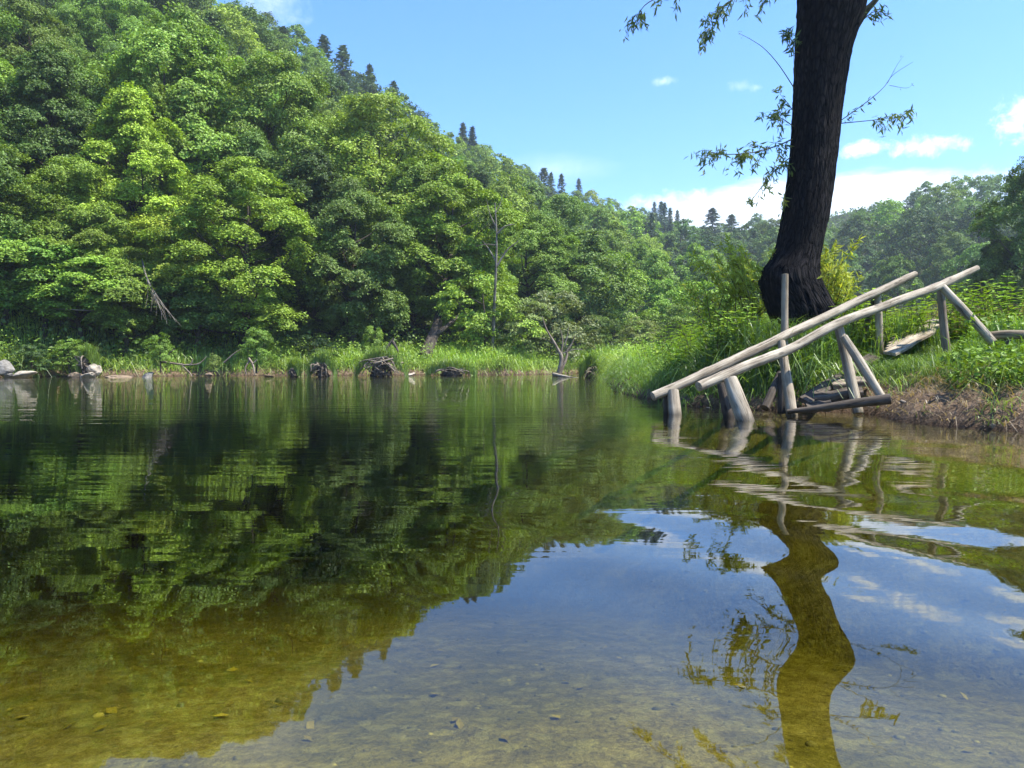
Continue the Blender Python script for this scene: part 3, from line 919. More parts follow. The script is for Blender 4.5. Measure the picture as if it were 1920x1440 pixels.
c_ = t.ramp(t.math('ADD', t.math('MULTIPLY', g1, 0.75), t.math('MULTIPLY', g2, 0.3)), (0.38, (0.005, 0.005, 0.006)), (0.54, (0.013, 0.012, 0.013)), (0.74, (0.050, 0.043, 0.040)))
p = t.node('ShaderNodeBsdfPrincipled'); t.l.new(c_, p.inputs['Base Color']); p.inputs['Roughness'].default_value = 0.95; p.inputs['Specular IOR Level'].default_value = 0.1
b = t.node('ShaderNodeBump'); b.inputs['Strength'].default_value = 1.0; b.inputs['Distance'].default_value = 0.05
t.l.new(g1, b.inputs['Height']); t.l.new(b.outputs[0], p.inputs['Normal']); t.l.new(p.outputs[0], out.inputs[0])
M['willow_bark'] = m
link('trunk', npmesh('trunk', np.array(Vt), TF, np.ones(len(TF)), np.array(Gt), True), m, willow)


def W(u, v, Y=WY):
    q = P(u, v, Y)
    return np.array([q.x - wl.x, q.y - WY, q.z - gz])


def willow_leaves(pts, n, ln=0.085, seed=0, spread=0.05, droop=0.5, along=(0.1, 1.0)):
    """narrow lance leaves set along a twig"""
    r_ = np.random.default_rng(seed)
    pts = np.asarray(pts)
    t_ = r_.uniform(along[0], along[1], n) * (len(pts) - 1)
    C0 = np.column_stack([np.interp(t_, np.arange(len(pts)), pts[:, k]) for k in range(3)])
    tan = unit(np.column_stack([np.interp(np.minimum(t_ + .3, len(pts) - 1), np.arange(len(pts)), pts[:, k]) for k in range(3)]) -
               np.column_stack([np.interp(np.maximum(t_ - .3, 0), np.arange(len(pts)), pts[:, k]) for k in range(3)]))
    D = unit(tan * 0.6 + r_.normal(0, 0.55, (n, 3)) + np.array([0, 0, -droop]))
    L = ln * r_.uniform(0.6, 1.25, n)
    C = C0 + D * (L * 0.55)[:, None] + r_.normal(0, spread * 0.3, (n, 3))
    N = unit(r_.normal(0, 1, (n, 3)) + np.array([0, -0.4, 0.3]))
    return leaves(C, N, D, L, L * 0.23, 0.1) + (r_.uniform(0.7, 1.3, n),)


def bough(ptl, rad0, nleaf, subs=0, sublen=0.25, ln=0.085, seed=0, along=(0.1, 1.0), colr=(0.14, 0.20, 0.07), droop=0.5, Y=WY):
    """branch (a part) with its twigs; the leaves are a sub-part"""
    r_ = np.random.default_rng(seed)
    mb, lb = MB(), MB()
    pts = spline([W(u, v, yy) for u, v, yy in ptl], 14)
    mb.tube(pts, np.linspace(rad0, rad0 * 0.25, 14), 6, cap=False, seed=seed)
    if nleaf and not subs:
        lb.add(*willow_leaves(pts, nleaf, ln, seed, along=along, droop=droop))
    for q in range(subs):
        f_ = r_.uniform(along[0], along[1]) * 13
        a = np.array([np.interp(f_, np.arange(14), pts[:, k]) for k in range(3)])
        tan = unit(pts[-1] - pts[0])
        e = a + unit(tan + r_.normal(0, 0.7, 3) + np.array([0, 0, -0.1])) * sublen * r_.uniform(0.5, 1.2)
        sp2 = spline([a, (a + e) / 2 + np.array([0, 0, 0.03]), e + np.array([0, 0, -0.05])], 6)
        mb.tube(sp2, [rad0 * .3, rad0 * .28, rad0 * .24, rad0 * .2, rad0 * .15, rad0 * .1], 4, cap=False, seed=seed)
        lb.add(*willow_leaves(sp2, max(3, int(1.7 * nleaf) // subs), ln * 1.1, seed * 50 + q, along=(0.0, 1.0), droop=droop))
    o = link('branch', mb.mesh('branch', True), M['twig'], willow)
    if nleaf:
        l_ = link('leaves', lb.mesh('leaves'), M['willow_leaf'], o)
        l_.color = (*colr, 1)
    return o


bough([(1492, 258, 9.2), (1455, 274, 9.1), (1405, 287, 8.9), (1350, 290, 8.8), (1310, 292, 8.7)], 0.010, 210, 16, 0.26, seed=1)
bough([(1492, 240, 9.2), (1466, 222, 9.1), (1447, 216, 9.0)], 0.007, 60, 6, 0.2, seed=2)
bough([(1492, 215, 9.2), (1476, 192, 9.1), (1462, 176, 9.0)], 0.006, 34, 4, 0.16, seed=3)
bough([(1492, 170, 9.2), (1462, 124, 9.1), (1434, 92, 9.0), (1408, 74, 8.9), (1385, 62, 8.9)], 0.006, 20, 0, seed=4, ln=0.03, along=(0.5, 1))
bough([(1493, 158, 9.2), (1489, 120, 9.1), (1486, 80, 9.1), (1470, 58, 9.0)], 0.006, 70, 6, 0.12, seed=5)
bough([(1489, 290, 9.2), (1460, 312, 9.1), (1440, 335, 9.0), (1415, 368, 8.9), (1403, 384, 8.9)], 0.007, 80, 9, 0.2, seed=6, droop=0.9)
bough([(1486, 335, 9.2), (1474, 358, 9.1), (1470, 380, 9.0)], 0.005, 16, 2, 0.14, seed=7)
bough([(1568, 232, 9.2), (1620, 195, 9.1), (1655, 166, 9.0), (1675, 140, 9.0), (1712, 116, 8.9)], 0.006, 26, 0, seed=8, along=(0.0, 0.35), colr=(0.09, 0.12, 0.03))
bough([(1664, 156, 9.0), (1682, 122, 9.0), (1694, 105, 9.0)], 0.003, 3, 0, seed=9, ln=0.03)
bough([(1668, 160, 9.0), (1700, 165, 9.0), (1714, 155, 9.0)], 0.003, 3, 0, seed=10, ln=0.03)
bough([(1568, 232, 9.2), (1630, 226, 9.1), (1670, 221, 9.0), (1696, 217, 9.0)], 0.006, 80, 9, 0.14, seed=11, along=(0.35, 1))
bough([(1617, 38, 9.2), (1640, 22, 9.1), (1668, 28, 9.0)], 0.006, 36, 5, 0.14, seed=12)
bough([(1603, 50, 9.2), (1622, 22, 9.2), (1642, 0, 9.2), (1668, -40, 9.2), (1690, -120, 9.2)], 0.055, 0, 0, seed=13)
bough([(1440, -60, 9.0), (1400, -20, 8.9), (1360, 10, 8.8), (1340, 45, 8.8), (1322, 76, 8.8)], 0.010, 170, 14, 0.2, seed=14, droop=0.9)
bough([(1330, -70, 9.0), (1270, -20, 8.8), (1220, 2, 8.7), (1200, 22, 8.7), (1192, 50, 8.7)], 0.009, 100, 10, 0.2, seed=15, droop=1.0)
bough([(1500, -90, 9.1), (1460, -30, 9.0), (1435, 0, 8.9), (1425, 10, 8.9)], 0.009, 50, 6, 0.2, seed=16, droop=0.8)

# limbs and unseen crown above the picture, spread and thickened to shade the trunk
mb, lobes = MB(), []
top = W(1530, -440)
for q in range(9):
    a_ = q * 0.7 + 0.3
    e = top + np.array([math.cos(a_) * (2.9 if math.cos(a_) > 0 else 2.4) + 0.5, math.sin(a_) * 1.1 - 0.45, 1.0 + 1.9 * ((q * 37) % 10) / 10])
    mb.tube(spline([top + np.array([0, 0, -0.35 - 0.1 * (q % 3)]), (top + e) / 2 + np.array([0, 0, 0.5]), e], 8), np.linspace(0.15, 0.03, 8), 8, cap=False, seed=q)
    lobes.append(e)
link('limbs', mb.mesh('limbs', True), M['willow_bark'], willow)
r_ = np.random.default_rng(3)
Vl, Fl, Tl, n_ = [], [], [], 0
for e in lobes + [top + np.array([-.4, .4, 2.6]), top + np.array([.9, .9, 2.2]), top + np.array([0.6, 0.3, 1.2])]:
    for _ in range(40):
        c_ = e + unit(r_.normal(0, 1, 3)) * r_.uniform(0.2, 1.15)
        s2 = spline([c_, c_ + np.array([r_.normal(0, .15), r_.normal(0, .15), -0.2]), c_ + np.array([r_.normal(0, .3), r_.normal(0, .3), -0.65])], 5)
        V_, F_, T_ = willow_leaves(s2, 42, 0.11, int(r_.integers(1e6)), 0.25, 0.8)
        Vl.append(V_); Fl.append(F_ + n_); Tl.append(T_); n_ += len(V_)
cr = link('crown', npmesh('crown', np.concatenate(Vl), np.concatenate(Fl), np.concatenate(Tl)), M['willow_leaf'], willow)
cr.color = (0.06, 0.10, 0.03, 1)


def shoots(cu, cv, Y_, n, hgt_, sprd, colr, seed, lean=(0, 0)):
    """sucker shoots growing up beside the trunk"""
    r2 = np.random.default_rng(seed)
    mb, lb = MB(), MB()
    for q in range(n):
        a = W(cu + r2.normal(0, sprd * 0.35), cv + r2.uniform(-5, 30), Y_ + r2.normal(0, 0.15))
        L = hgt_ * r2.uniform(0.45, 1.1)
        e = a + np.array([r2.normal(lean[0], sprd / 300), r2.normal(lean[1], 0.2), L])
        sp2 = spline([a, (a + e) / 2 + np.array([r2.normal(0, .04), r2.normal(0, .04), 0.03]), e], 8)
        mb.tube(sp2, np.linspace(0.006, 0.0015, 8), 4, cap=False, seed=q)
        lb.add(*willow_leaves(sp2, int(80 * L + 10), 0.10, seed * 100 + q, 0.03, -0.1, (0.12, 1)))
    o = link('shoots', mb.mesh('shoots', True), M['twig'], willow)
    l_ = link('leaves', lb.mesh('leaves'), M['willow_leaf'], o)
    l_.color = (*colr, 1)


YG = (0.42, 0.46, 0.07)
shoots(1428, 560, 9.45, 30, 0.72, 85, YG, 1, (-0.12, 0))
shoots(1385, 600, 9.7, 24, 0.55, 110, (0.36, 0.44, 0.07), 2, (-0.12, 0))
shoots(1558, 575, 9.45, 28, 0.62, 40, (0.36, 0.42, 0.07), 3, (0.02, 0))
shoots(1545, 520, 9.5, 14, 0.45, 30, (0.36, 0.42, 0.07), 4, (0.06, 0))

# ------------------------------------------------------------------ pole handrail (one nailed-together thing)
hr0 = Vector((2.6, 7.4, 0))
rail_e = empty('pole_handrail', hr0, 'weathered grey pole handrail with two long sloping rails on leaning posts at the water', 'handrail')


def pole(nm, pts, wpx, matn='weather', wob=0.07, seed=0, label=None, sides=18, n=None, parent=None, org=None, knots=True):
    """round pole through picture points (u, v, Y) with its width in picture pixels at each point"""
    parent = parent or rail_e; org = hr0 if org is None else org
    p3 = [np.array(P(u, v, Y_)) - np.array(org) for u, v, Y_ in pts]
    rd_ = [w_ / 2 * Y_ / FPX for (u, v, Y_), w_ in zip(pts, wpx)]
    L = sum(np.linalg.norm(np.array(p3[k + 1]) - p3[k]) for k in range(len(p3) - 1))
    n = n or max(6, int(L / 0.05))
    sp2 = spline(p3 if nm == 'rail' or nm == 'seat' else [p3[0], p3[-1]], n)
    r2 = np.random.default_rng(seed + 11)
    if n > 8: sp2[1:-1] += np.array([[mnoise.noise((k * 0.12, seed, c)) * 0.005 for c in range(3)] for k in range(1, n - 1)])
    rad = np.interp(np.linspace(0, 1, n), np.linspace(0, 1, len(rd_)), rd_)
    if knots and L > 1.0:
        for _ in range(int(L * 1.6)):
            k = r2.uniform(0, n); rad = rad * (1 + 0.09 * np.exp(-((np.arange(n) - k) / 0.9) ** 2))
    mb = MB(); mb.tube(sp2, rad, sides, wob, True, seed)
    o = link(nm, mb.mesh(nm, True), M[matn], parent)
    # sharp sawn ends
    me_ = o.data
    fl = np.ones(len(me_.polygons), bool); 
    for pl in me_.polygons:
        if len(pl.vertices) == 3: fl[pl.index] = False
    me_.polygons.foreach_set('use_smooth', fl)
    if label: o['label'] = label
    return o


pole('rail', [(1224, 743, 7.05), (1330, 697, 7.25), (1430, 650, 7.5), (1520, 607, 7.8), (1640, 550, 8.2), (1716, 514, 8.5)], [17, 18, 18, 17, 15, 12], seed=1, label='rear rail')
pole('rail', [(1310, 725, 6.3), (1400, 686, 6.55), (1480, 655, 6.75), (1572, 606, 7.0), (1660, 573, 7.35), (1760, 536, 7.7), (1832, 503, 8.0)], [19, 19, 18, 17, 16, 15, 11], seed=2, label='front rail')
pole('post', [(1262, 733, 7.08), (1266, 778, 6.95), (1268, 800, 6.93)], [21, 24, 25], seed=3, label='short stump post standing in the water')
pole('post', [(1253, 742, 7.2), (1255, 775, 7.15), (1255, 800, 7.15)], [18, 20, 20], 'oldwood', seed=4)
pole('post', [(1369, 711, 6.38), (1384, 747, 6.3), (1398, 785, 6.22), (1406, 812, 6.15)], [25, 30, 32, 32], seed=5, wob=0.09, label='thick short post leaning in the water')
pole('post', [(1352, 712, 6.75), (1361, 750, 6.7), (1369, 782, 6.66), (1372, 800, 6.6)], [18, 22, 24, 24], 'oldwood', seed=6)
pole('post', [(1472, 514, 7.72), (1473, 580, 7.72), (1471, 640, 7.7), (1470, 770, 7.7)], [12, 13, 14, 14], 'plank', seed=7, label='tall thin upright post')
pole('post', [(1465, 640, 7.1), (1474, 700, 6.98), (1485, 764, 6.85), (1486, 785, 6.83)], [14, 17, 21, 21], 'plank', seed=8)
pole('brace', [(1464, 700, 7.4), (1447, 735, 7.25), (1434, 765, 7.2)], [14, 15, 16], 'oldwood', seed=9)
pole('post', [(1467, 700, 7.3), (1466, 775, 7.25)], [16, 17], 'oldwood', seed=10)
pole('post', [(1572, 611, 7.12), (1588, 672, 7.05), (1606, 748, 6.95), (1610, 775, 6.9)], [17, 18, 19, 19], seed=11)
pole('brace', [(1582, 632, 6.98), (1612, 676, 6.85), (1636, 718, 6.75), (1656, 748, 6.68)], [15, 17, 17, 16], seed=12)
pole('post', [(1645, 550, 8.28), (1647, 600, 8.26), (1651, 665, 8.25)], [12, 13, 13], 'plank', seed=13)
pole('brace', [(1640, 556, 8.4), (1624, 610, 8.5), (1612, 655, 8.55)], [9, 10, 10], 'oldwood', seed=14)
pole('post', [(1762, 530, 7.85), (1768, 590, 7.85), (1774, 660, 7.85)], [13, 14, 15], 'driftwood', seed=15)
pole('brace', [(1764, 534, 7.72), (1800, 580, 7.6), (1840, 618, 7.5), (1862, 642, 7.4)], [13, 16, 16, 15], seed=16)
pole('crossbeam', [(1476, 772, 6.8), (1540, 764, 6.72), (1600, 757, 6.62), (1670, 748, 6.5)], [8, 13, 17, 21], 'oldwood', seed=17, label='low dark crossbeam with a pale sawn right end')

# broken steps behind the crossbeam
st0 = Vector((2.75, 7.2, 0.1))
steps = empty('broken_steps', st0, 'brown sunken wooden step boards between the leaning posts of the handrail', 'steps')


def board(nm, a, b_, wid, thick, nrm, matn, seed, parent, org, label=None):
    a, b_ = np.array(a) - np.array(org), np.array(b_) - np.array(org)
    d = unit(b_ - a); n_ = unit(np.array(nrm, float) - d * np.dot(nrm, d)); s_ = np.cross(n_, d)
    k = 14
    r2 = np.random.default_rng(seed)
    V_, G_ = [], []
    for q in range(k):
        f = q / (k - 1)
        c_ = a + (b_ - a) * f + n_ * 0.006 * math.sin(q * 0.9 + seed)
        w1, w2 = wid / 2 * (1 + r2.normal(0, 0.03)), wid / 2 * (1 + r2.normal(0, 0.03))
        for sx_, sz_ in ((-w1, -.5), (w2, -.5), (w2, .3), (w2 * .92, .5), (-w1 * .92, .5), (-w1, .3)):
            V_.append(c_ + s_ * sx_ + n_ * thick * sz_); G_.append((f * np.linalg.norm(b_ - a) + seed, sx_, sz_ * thick))
    F_ = []
    for q in range(k - 1):
        for e in range(6):
            F_.append((q * 6 + e, q * 6 + (e + 1) % 6, (q + 1) * 6 + (e + 1) % 6, (q + 1) * 6 + e))
    mb = MB(); mb.add(V_, F_, 1.0, G_)
    for base, fl in ((0, 1), ((k - 1) * 6, 0)):
        idx = [base + e for e in range(6)]
        q1 = [idx[0], idx[3], idx[2], idx[1]] if fl else [idx[0], idx[1], idx[2], idx[3]]
        q2 = [idx[0], idx[5], idx[4], idx[3]] if fl else [idx[0], idx[3], idx[4], idx[5]]
        mb.F.setdefault(4, []).append(np.array([q1, q2])); mb.T.setdefault(4, []).append(np.ones(2))
    o = link(nm, mb.mesh(nm), M[matn], parent)
    if label: o['label'] = label
    return o


for q, (a, b_, wd) in enumerate([((1522, 747, 7.15), (1618, 733, 7.0), .12), ((1560, 722, 7.35), (1640, 712, 7.25), .10), ((1512, 764, 7.0), (1560, 760, 6.95), .10)]):
    board('step_board', P(*a), P(*b_), 0.15, 0.05, (0, -0.35, 1), 'driftwood' if q == 1 else 'oldwood', q, steps, st0)
board('side_board', P(1508, 752, 7.05), P(1640, 668, 8.1), 0.12, 0.04, (-0.6, -1, 0.3), 'oldwood', 5, steps, st0)

# plank walkway and the low beam at the right edge
wk0 = Vector(P(1712, 650, 8.2))
walk = empty('plank_walkway', wk0, 'pale weathered plank walkway lying half buried in the grass behind the front rail', 'walkway')
for q in range(5):
    a = P(1668 + q * 2, 664 - q * 6, 7.75 + q * 0.16); b_ = P(1745 + q * 3, 633 - q * 5, 8.35 + q * 0.16)
    a.z = max(a.z, H1(a.x, a.y) + .10); b_.z = max(b_.z + .08, H1(b_.x, b_.y) + .14)
    board('plank', a, b_, 0.125, 0.03, (-0.25, -0.45, 1), 'plank', 20 + q, walk, wk0)
bm0 = Vector(P(1890, 640, 7.3))
lb_ = empty('log_bench', bm0, 'low rough wooden beam on short props at the right edge behind the nettles', 'bench')
pole('seat', [(1852, 630, 7.5), (1890, 627, 7.4), (1935, 629, 7.3), (1990, 632, 7.2)], [15, 17, 18, 18], 'plank', seed=31, parent=lb_, org=bm0)
pole('leg', [(1888, 636, 7.42), (1893, 672, 7.42)], [16, 16], 'oldwood', seed=32, parent=lb_, org=bm0)
pole('leg', [(1960, 640, 7.3), (1964, 690, 7.3)], [16, 16], 'oldwood', seed=33, parent=lb_, org=bm0)

# ------------------------------------------------------------------ things along the far bank
def rock(u, v, Y_, wpx, hpx, seed, label, group=None, tone=(0.30, 0.27, 0.22)):
    r2 = np.random.default_rng(seed)
    import bmesh
    bm_ = bmesh.new(); bmesh.ops.create_icosphere(bm_, subdivisions=4, radius=1)
    sx_, sz_ = wpx / 2 * Y_ / FPX, hpx / 2 * Y_ / FPX
    for vt in bm_.verts:
        c = vt.co.copy()
        n1_ = mnoise.noise(c * 1.1 + Vector((seed, 0, 0))); n2_ = mnoise.noise(c * 3.2 + Vector((seed, 5, 0))); n3_ = mnoise.noise(c * 9 + Vector((seed, 5, 0)))
        f = 1 + 0.35 * n1_ + 0.14 * n2_ + 0.04 * n3_
        # flattened facets
        c = c * f
        for q in range(4):
            nn = Vector((math.sin(seed + q * 2.1), math.cos(seed * 1.7 + q), 0.6 * math.sin(q + seed))).normalized()
            dd = c.dot(nn)
            if dd > 0.72: c -= nn * (dd - 0.72) * 0.85
        vt.co = Vector((c.x * sx_, c.y * sx_ * 0.8, c.z * sz_))
    me_ = bpy.data.meshes.new('rock'); bm_.to_mesh(me_); bm_.free()
    a_ = me_.attributes.new('tint', 'FLOAT', 'FACE'); a_.data.foreach_set('value', np.ones(len(me_.polygons), np.float32))
    me_.polygons.foreach_set('use_smooth', np.ones(len(me_.polygons), bool))
    o = link('rock', me_, M['rock'])
    o.location = P(u, v, Y_); o.rotation_euler = (r2.normal(0, .2), r2.normal(0, .2), r2.uniform(0, 6.28)); o.color = (*tone, 1)
    return tag(o, label, 'rock', group)


m, t, out = mat('river_stone')
tcv = t.node('ShaderNodeTexCoord').outputs['Object']
oi = t.node('ShaderNodeObjectInfo').outputs['Color']
ng = t.noise(tcv, 5, 7, 0.65); ngf = t.noise(t.mapping(tcv, (2, 2, 11)), 2.0, 5, 0.6)
c_ = t.mix(1.0, oi, t.ramp(t.math('ADD', t.math('MULTIPLY', ng, .6), t.math('MULTIPLY', ngf, .4)), (0.35, (0.35, 0.33, 0.3)), (0.65, (1.3, 1.27, 1.2))), 'MULTIPLY')
p = t.node('ShaderNodeBsdfPrincipled'); t.l.new(c_, p.inputs['Base Color']); p.inputs['Roughness'].default_value = 0.85
b = t.node('ShaderNodeBump'); b.inputs['Strength'].default_value = 0.7; b.inputs['Distance'].default_value = 0.08
t.l.new(ng, b.inputs['Height']); t.l.new(b.outputs[0], p.inputs['Normal']); t.l.new(p.outputs[0], out.inputs[0])
M['rock'] = m
PALE = (0.42, 0.37, 0.30); GREY = (0.24, 0.23, 0.21); BR = (0.24, 0.18, 0.12)
for q, a in enumerate([
    (8, 690, 26.9, 40, 30, 'grey upright boulder at the far left edge of the water', GREY),
    (46, 702, 26.7, 46, 14, 'flat pale boulder at the water, second from the left edge', PALE),
    (20, 707, 26.5, 26, 8, 'small low stone in the water before the grey upright boulder', GREY),
    (140, 704, 27.0, 26, 12, 'small brown stone left of the pale split block', BR),
    (178, 694, 27.2, 26, 22, 'pale split block of rock standing at the water edge', PALE),
    (166, 706, 26.9, 34, 10, 'pale slab lying at the foot of the split block', PALE),
    (222, 707, 27.1, 60, 7, 'long low brownish slab right of the split block', BR),
    (278, 705, 27.2, 26, 11, 'grey rounded stone at the end of the row of stones', GREY),
    (392, 703, 27.9, 14, 8, 'little reddish stone in the muddy edge under the driftwood branch', BR),
    (505, 706, 28.6, 24, 5, 'flat stone in the muddy edge left of the first root clump', BR),
    (768, 703, 31.0, 24, 6, 'flat pale stone right of the wide tangle of roots', PALE),
    (700, 706, 30.0, 12, 5, 'tiny pale stone at the foot of the wide root tangle', PALE)]):
    u, v, Y_, wp, hp, lab, tone = a
    rock(u, v, Y_, wp, hp, q + 1, lab, None, tone)


def roots(u, v, Y_, wpx, hpx, n, seed, label, fringe=True, tone='driftwood'):
    """washed-out root stock: curved dead roots, dark earth core and a fringe of hanging grass"""
    r2 = np.random.default_rng(seed)
    o0 = P(u, v, Y_); o0.z = max(o0.z, -0.05)
    e = empty('root_clump', o0, label, 'roots')
    w_, h_ = wpx * Y_ / FPX, 0.85 * hpx * Y_ / FPX
    mb = MB()
    for q in range(n):
        a = np.array([r2.normal(0, w_ * .2), r2.normal(0, .15), h_ * r2.uniform(.3, 1.0)])
        b_ = np.array([r2.uniform(-.6, .6) * w_, r2.uniform(-.45, .1), r2.uniform(-.05, .5) * h_])
        c_ = (a + b_) / 2 + np.array([r2.normal(0, w_ * .2), -0.15, r2.uniform(.0, .4) * h_])
        mb.tube(spline([a, c_, b_], 8), np.linspace(.035, .012, 8) * r2.uniform(.5, 1.4), 5, cap=False, seed=q)
    link('roots', mb.mesh('roots', True), M[tone], e)
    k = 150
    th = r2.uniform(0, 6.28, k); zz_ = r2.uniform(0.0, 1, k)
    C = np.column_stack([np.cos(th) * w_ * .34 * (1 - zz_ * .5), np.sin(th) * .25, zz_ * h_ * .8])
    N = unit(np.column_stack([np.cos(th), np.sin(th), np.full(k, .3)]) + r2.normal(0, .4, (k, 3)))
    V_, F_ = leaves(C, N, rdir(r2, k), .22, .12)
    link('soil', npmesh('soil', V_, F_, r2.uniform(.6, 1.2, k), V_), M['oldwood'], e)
    if fringe:
        k = 900
        x0 = r2.uniform(-.8, .8, k) * w_
        B_ = np.column_stack([x0, r2.uniform(-.2, .3, k), h_ * (0.95 - 0.8 * (x0 / w_) ** 2 * 2) + r2.normal(0, .05, k)])
        V_, F_, T_ = blades(B_, r2.uniform(.25, .5, k), .02, r2, lean=.28, droop=.35)
        g = link('grass_fringe', npmesh('grass_fringe', V_, F_, T_), M['grass'], e); g.color = (0.20, 0.31, 0.05, 1)
    return e


def blades(B, h, wd, r2, lean=0.2, droop=0.15):
    """grass blades: three-section ribbons; returns verts, quads, tint"""
    n = len(B)
    a = r2.uniform(0, 2 * math.pi, n)
    d = np.column_stack([np.cos(a), np.sin(a), np.zeros(n)])
    s = np.column_stack([-np.sin(a + r2.normal(0, .8, n)), np.cos(a), np.zeros(n)]); s = unit(s)
    h = np.broadcast_to(h, (n,))[:, None]
    l = (lean * np.abs(r2.normal(0, 1, n)))[:, None]
    wd = (np.broadcast_to(wd, (n,)) * r2.uniform(.6, 1.3, n))[:, None]
    p0, p1 = B, B + d * l * h * .35 + np.array([0, 0, 1]) * h * .5
    p2 = B + d * l * h * 1.1 + np.array([0, 0, 1]) * h * .85
    p3 = B + d * (l + droop) * h * 1.5 + np.array([0, 0, 1]) * h * (0.98 - droop * 0.5 * l * 3)
    V_ = np.stack([p0 - s * wd * .5, p0 + s * wd * .5, p1 + s * wd * .45, p1 - s * wd * .45, p2 + s * wd * .3, p2 - s * wd * .3, p3 + s * wd * .04, p3 - s * wd * .04], 1)
    i0 = np.arange(n)[:, None] * 8
    F_ = np.concatenate([i0 + [0, 1, 2, 3], i0 + [3, 2, 4, 5], i0 + [5, 4, 6, 7]], 1).reshape(-1, 4)
    return V_.reshape(-1, 3), F_, np.repeat(r2.uniform(.65, 1.35, n), 3)


for q, a in enumerate([
    (165, 702, 27.3, 22, 42, 10, 'dark narrow root stock with a thin dead stem beside the pale split block'),
    (604, 706, 28.8, 32, 36, 16, 'dark bristling root clump on the waterline left of the wide tangle'),
    (715, 706, 29.6, 62, 46, 34, 'wide tangle of pale washed out roots at the water below the broken snag'),
    (846, 705, 31.9, 60, 18, 12, 'dark root clump under drooping grass at the middle of the far bank'),
    (1108, 709, 26.0, 26, 30, 14, 'brown root clump at the end of the fallen pale log'),
    (552, 704, 28.5, 12, 14, 7, 'little root clump half hidden in the grass left of the bristling one')]):
    roots(*a[:6], q + 1, a[6])


def bare_tree(nm, segs, label, cat, matn='driftwood', org=None):
    org = org or P(*segs[0][0][0])
    e = empty(nm, org, label, cat)
    for k, (pts, rr_) in enumerate(segs):
        mb = MB(); p3 = [np.array(P(*p_)) - np.array(org) for p_ in pts]
        n = 5 + 4 * len(pts)
        mb.tube(spline(p3, n), np.linspace(rr_[0], rr_[1], n), 6, 0.1, cap=False, seed=k)
        link('trunk' if k == 0 else 'branch', mb.mesh('branch', True), M[matn], e)
    return e


bare_tree('dead_tree', [([(1048, 700, 33), (1053, 675, 33), (1050, 660, 33)], (.13, .08)), ([(1050, 700, 33.1), (1062, 670, 33.2), (1063, 655, 33.2)], (.09, .05)),
    ([(1050, 662, 33), (1038, 640, 33), (1025, 618, 33), (1016, 592, 33)], (.07, .02)), ([(1052, 664, 33), (1055, 640, 33), (1050, 615, 33)], (.05, .015)),
    ([(1060, 662, 33.2), (1072, 645, 33.2), (1078, 628, 33.2)], (.05, .015)), ([(1055, 662, 33), (1080, 655, 32.8), (1098, 657, 32.7)], (.03, .01)), ([(1040, 645, 33), (1030, 640, 33), (1012, 632, 33)], (.03, .01)),
    ([(1058, 650, 33), (1064, 630, 33), (1066, 612, 33)], (.035, .01))],
    'bare forked dead shrub standing in the water edge below the pale willow bushes', 'dead tree', 'driftwood')
bare_tree('dead_tree', [([(922, 690, 37.4), (926, 590, 36.8), (930, 500, 36.4), (931, 440, 36.4), (928, 380, 36.4)], (.10, .03)), ([(931, 500, 36.4), (950, 470, 36.4), (972, 452, 36.4)], (.06, .02)),
    ([(930, 490, 36.4), (915, 465, 36.4), (905, 452, 36.4)], (.05, .015)), ([(931, 440, 36.4), (946, 425, 36.3), (965, 420, 36.3)], (.05, .015)), ([(930, 425, 36.4), (918, 400, 36.4), (912, 372, 36.4)], (.04, .01)),
    ([(930, 460, 36.4), (912, 458, 36.3), (892, 462, 36.3)], (.03, .01)), ([(929, 400, 36.4), (938, 382, 36.4), (942, 366, 36.4)], (.03, .01))],
    'bare grey trunk with stubby branches standing against the wood above the far bank', 'dead tree', 'palebark')
bare_tree('broken_snag', [([(722, 668, 29.9), (728, 650, 29.9), (738, 634, 29.9)], (.11, .03)), ([(736, 640, 29.9), (745, 655, 29.8), (747, 664, 29.8)], (.06, .03)), ([(724, 660, 29.9), (708, 664, 29.8), (700, 672, 29.8)], (.04, .015))],
    'splintered dark snag rising behind the wide tangle of roots', 'snag', 'oldwood')
bare_tree('slanting_trunk', [([(795, 672, 35.2), (808, 640, 36.2), (822, 600, 38), (838, 520, 41)], (.34, .2)), ([(812, 632, 36.4), (840, 610, 37), (862, 590, 38)], (.14, .06))],
    'dark thick slanting trunk on the bank under the wide layered tree', 'tree trunk', 'bark')
bare_tree('fallen_branch', [([(300, 678, 27.6), (330, 682, 27.3), (355, 684, 27.2), (362, 672, 27.2)], (.045, .02)), ([(308, 676, 27.6), (318, 662, 27.5), (328, 655, 27.5)], (.035, .015)), ([(345, 684, 27.2), (372, 682, 27.2), (388, 668, 27.3)], (.03, .012)),
    ([(342, 686, 27.2), (355, 698, 27.1), (360, 706, 27.0)], (.025, .012)), ([(420, 680, 27.6), (440, 662, 27.6), (452, 655, 27.6)], (.03, .012))],
    'crooked dead branch sticking out over the water from the first round bank bush', 'branch', 'driftwood')
bare_tree('fallen_branch', [([(466, 672, 27.9), (474, 684, 27.8), (478, 704, 27.7)], (.05, .03)), ([(468, 676, 27.9), (460, 690, 27.8), (462, 702, 27.8)], (.035, .02)), ([(474, 682, 27.8), (482, 674, 27.8)], (.03, .015))],
    'forked dead stump leaning in the mud below the second round bank bush', 'branch', 'driftwood')
bare_tree('fallen_log', [([(1038, 702, 30.5), (1075, 710, 27.5), (1115, 713, 25.6), (1134, 714, 25)], (.075, .05))],
    'long pale fallen log lying in the water below the bare forked shrub', 'log', 'weather')
bare_tree('fallen_branch', [([(95, 578, 29.6), (160, 582, 29.7), (228, 585, 30.6)], (.03, .02))],
    'straight thin pale dead branch stretched level in front of the dark hollow at the left', 'branch', 'weather')
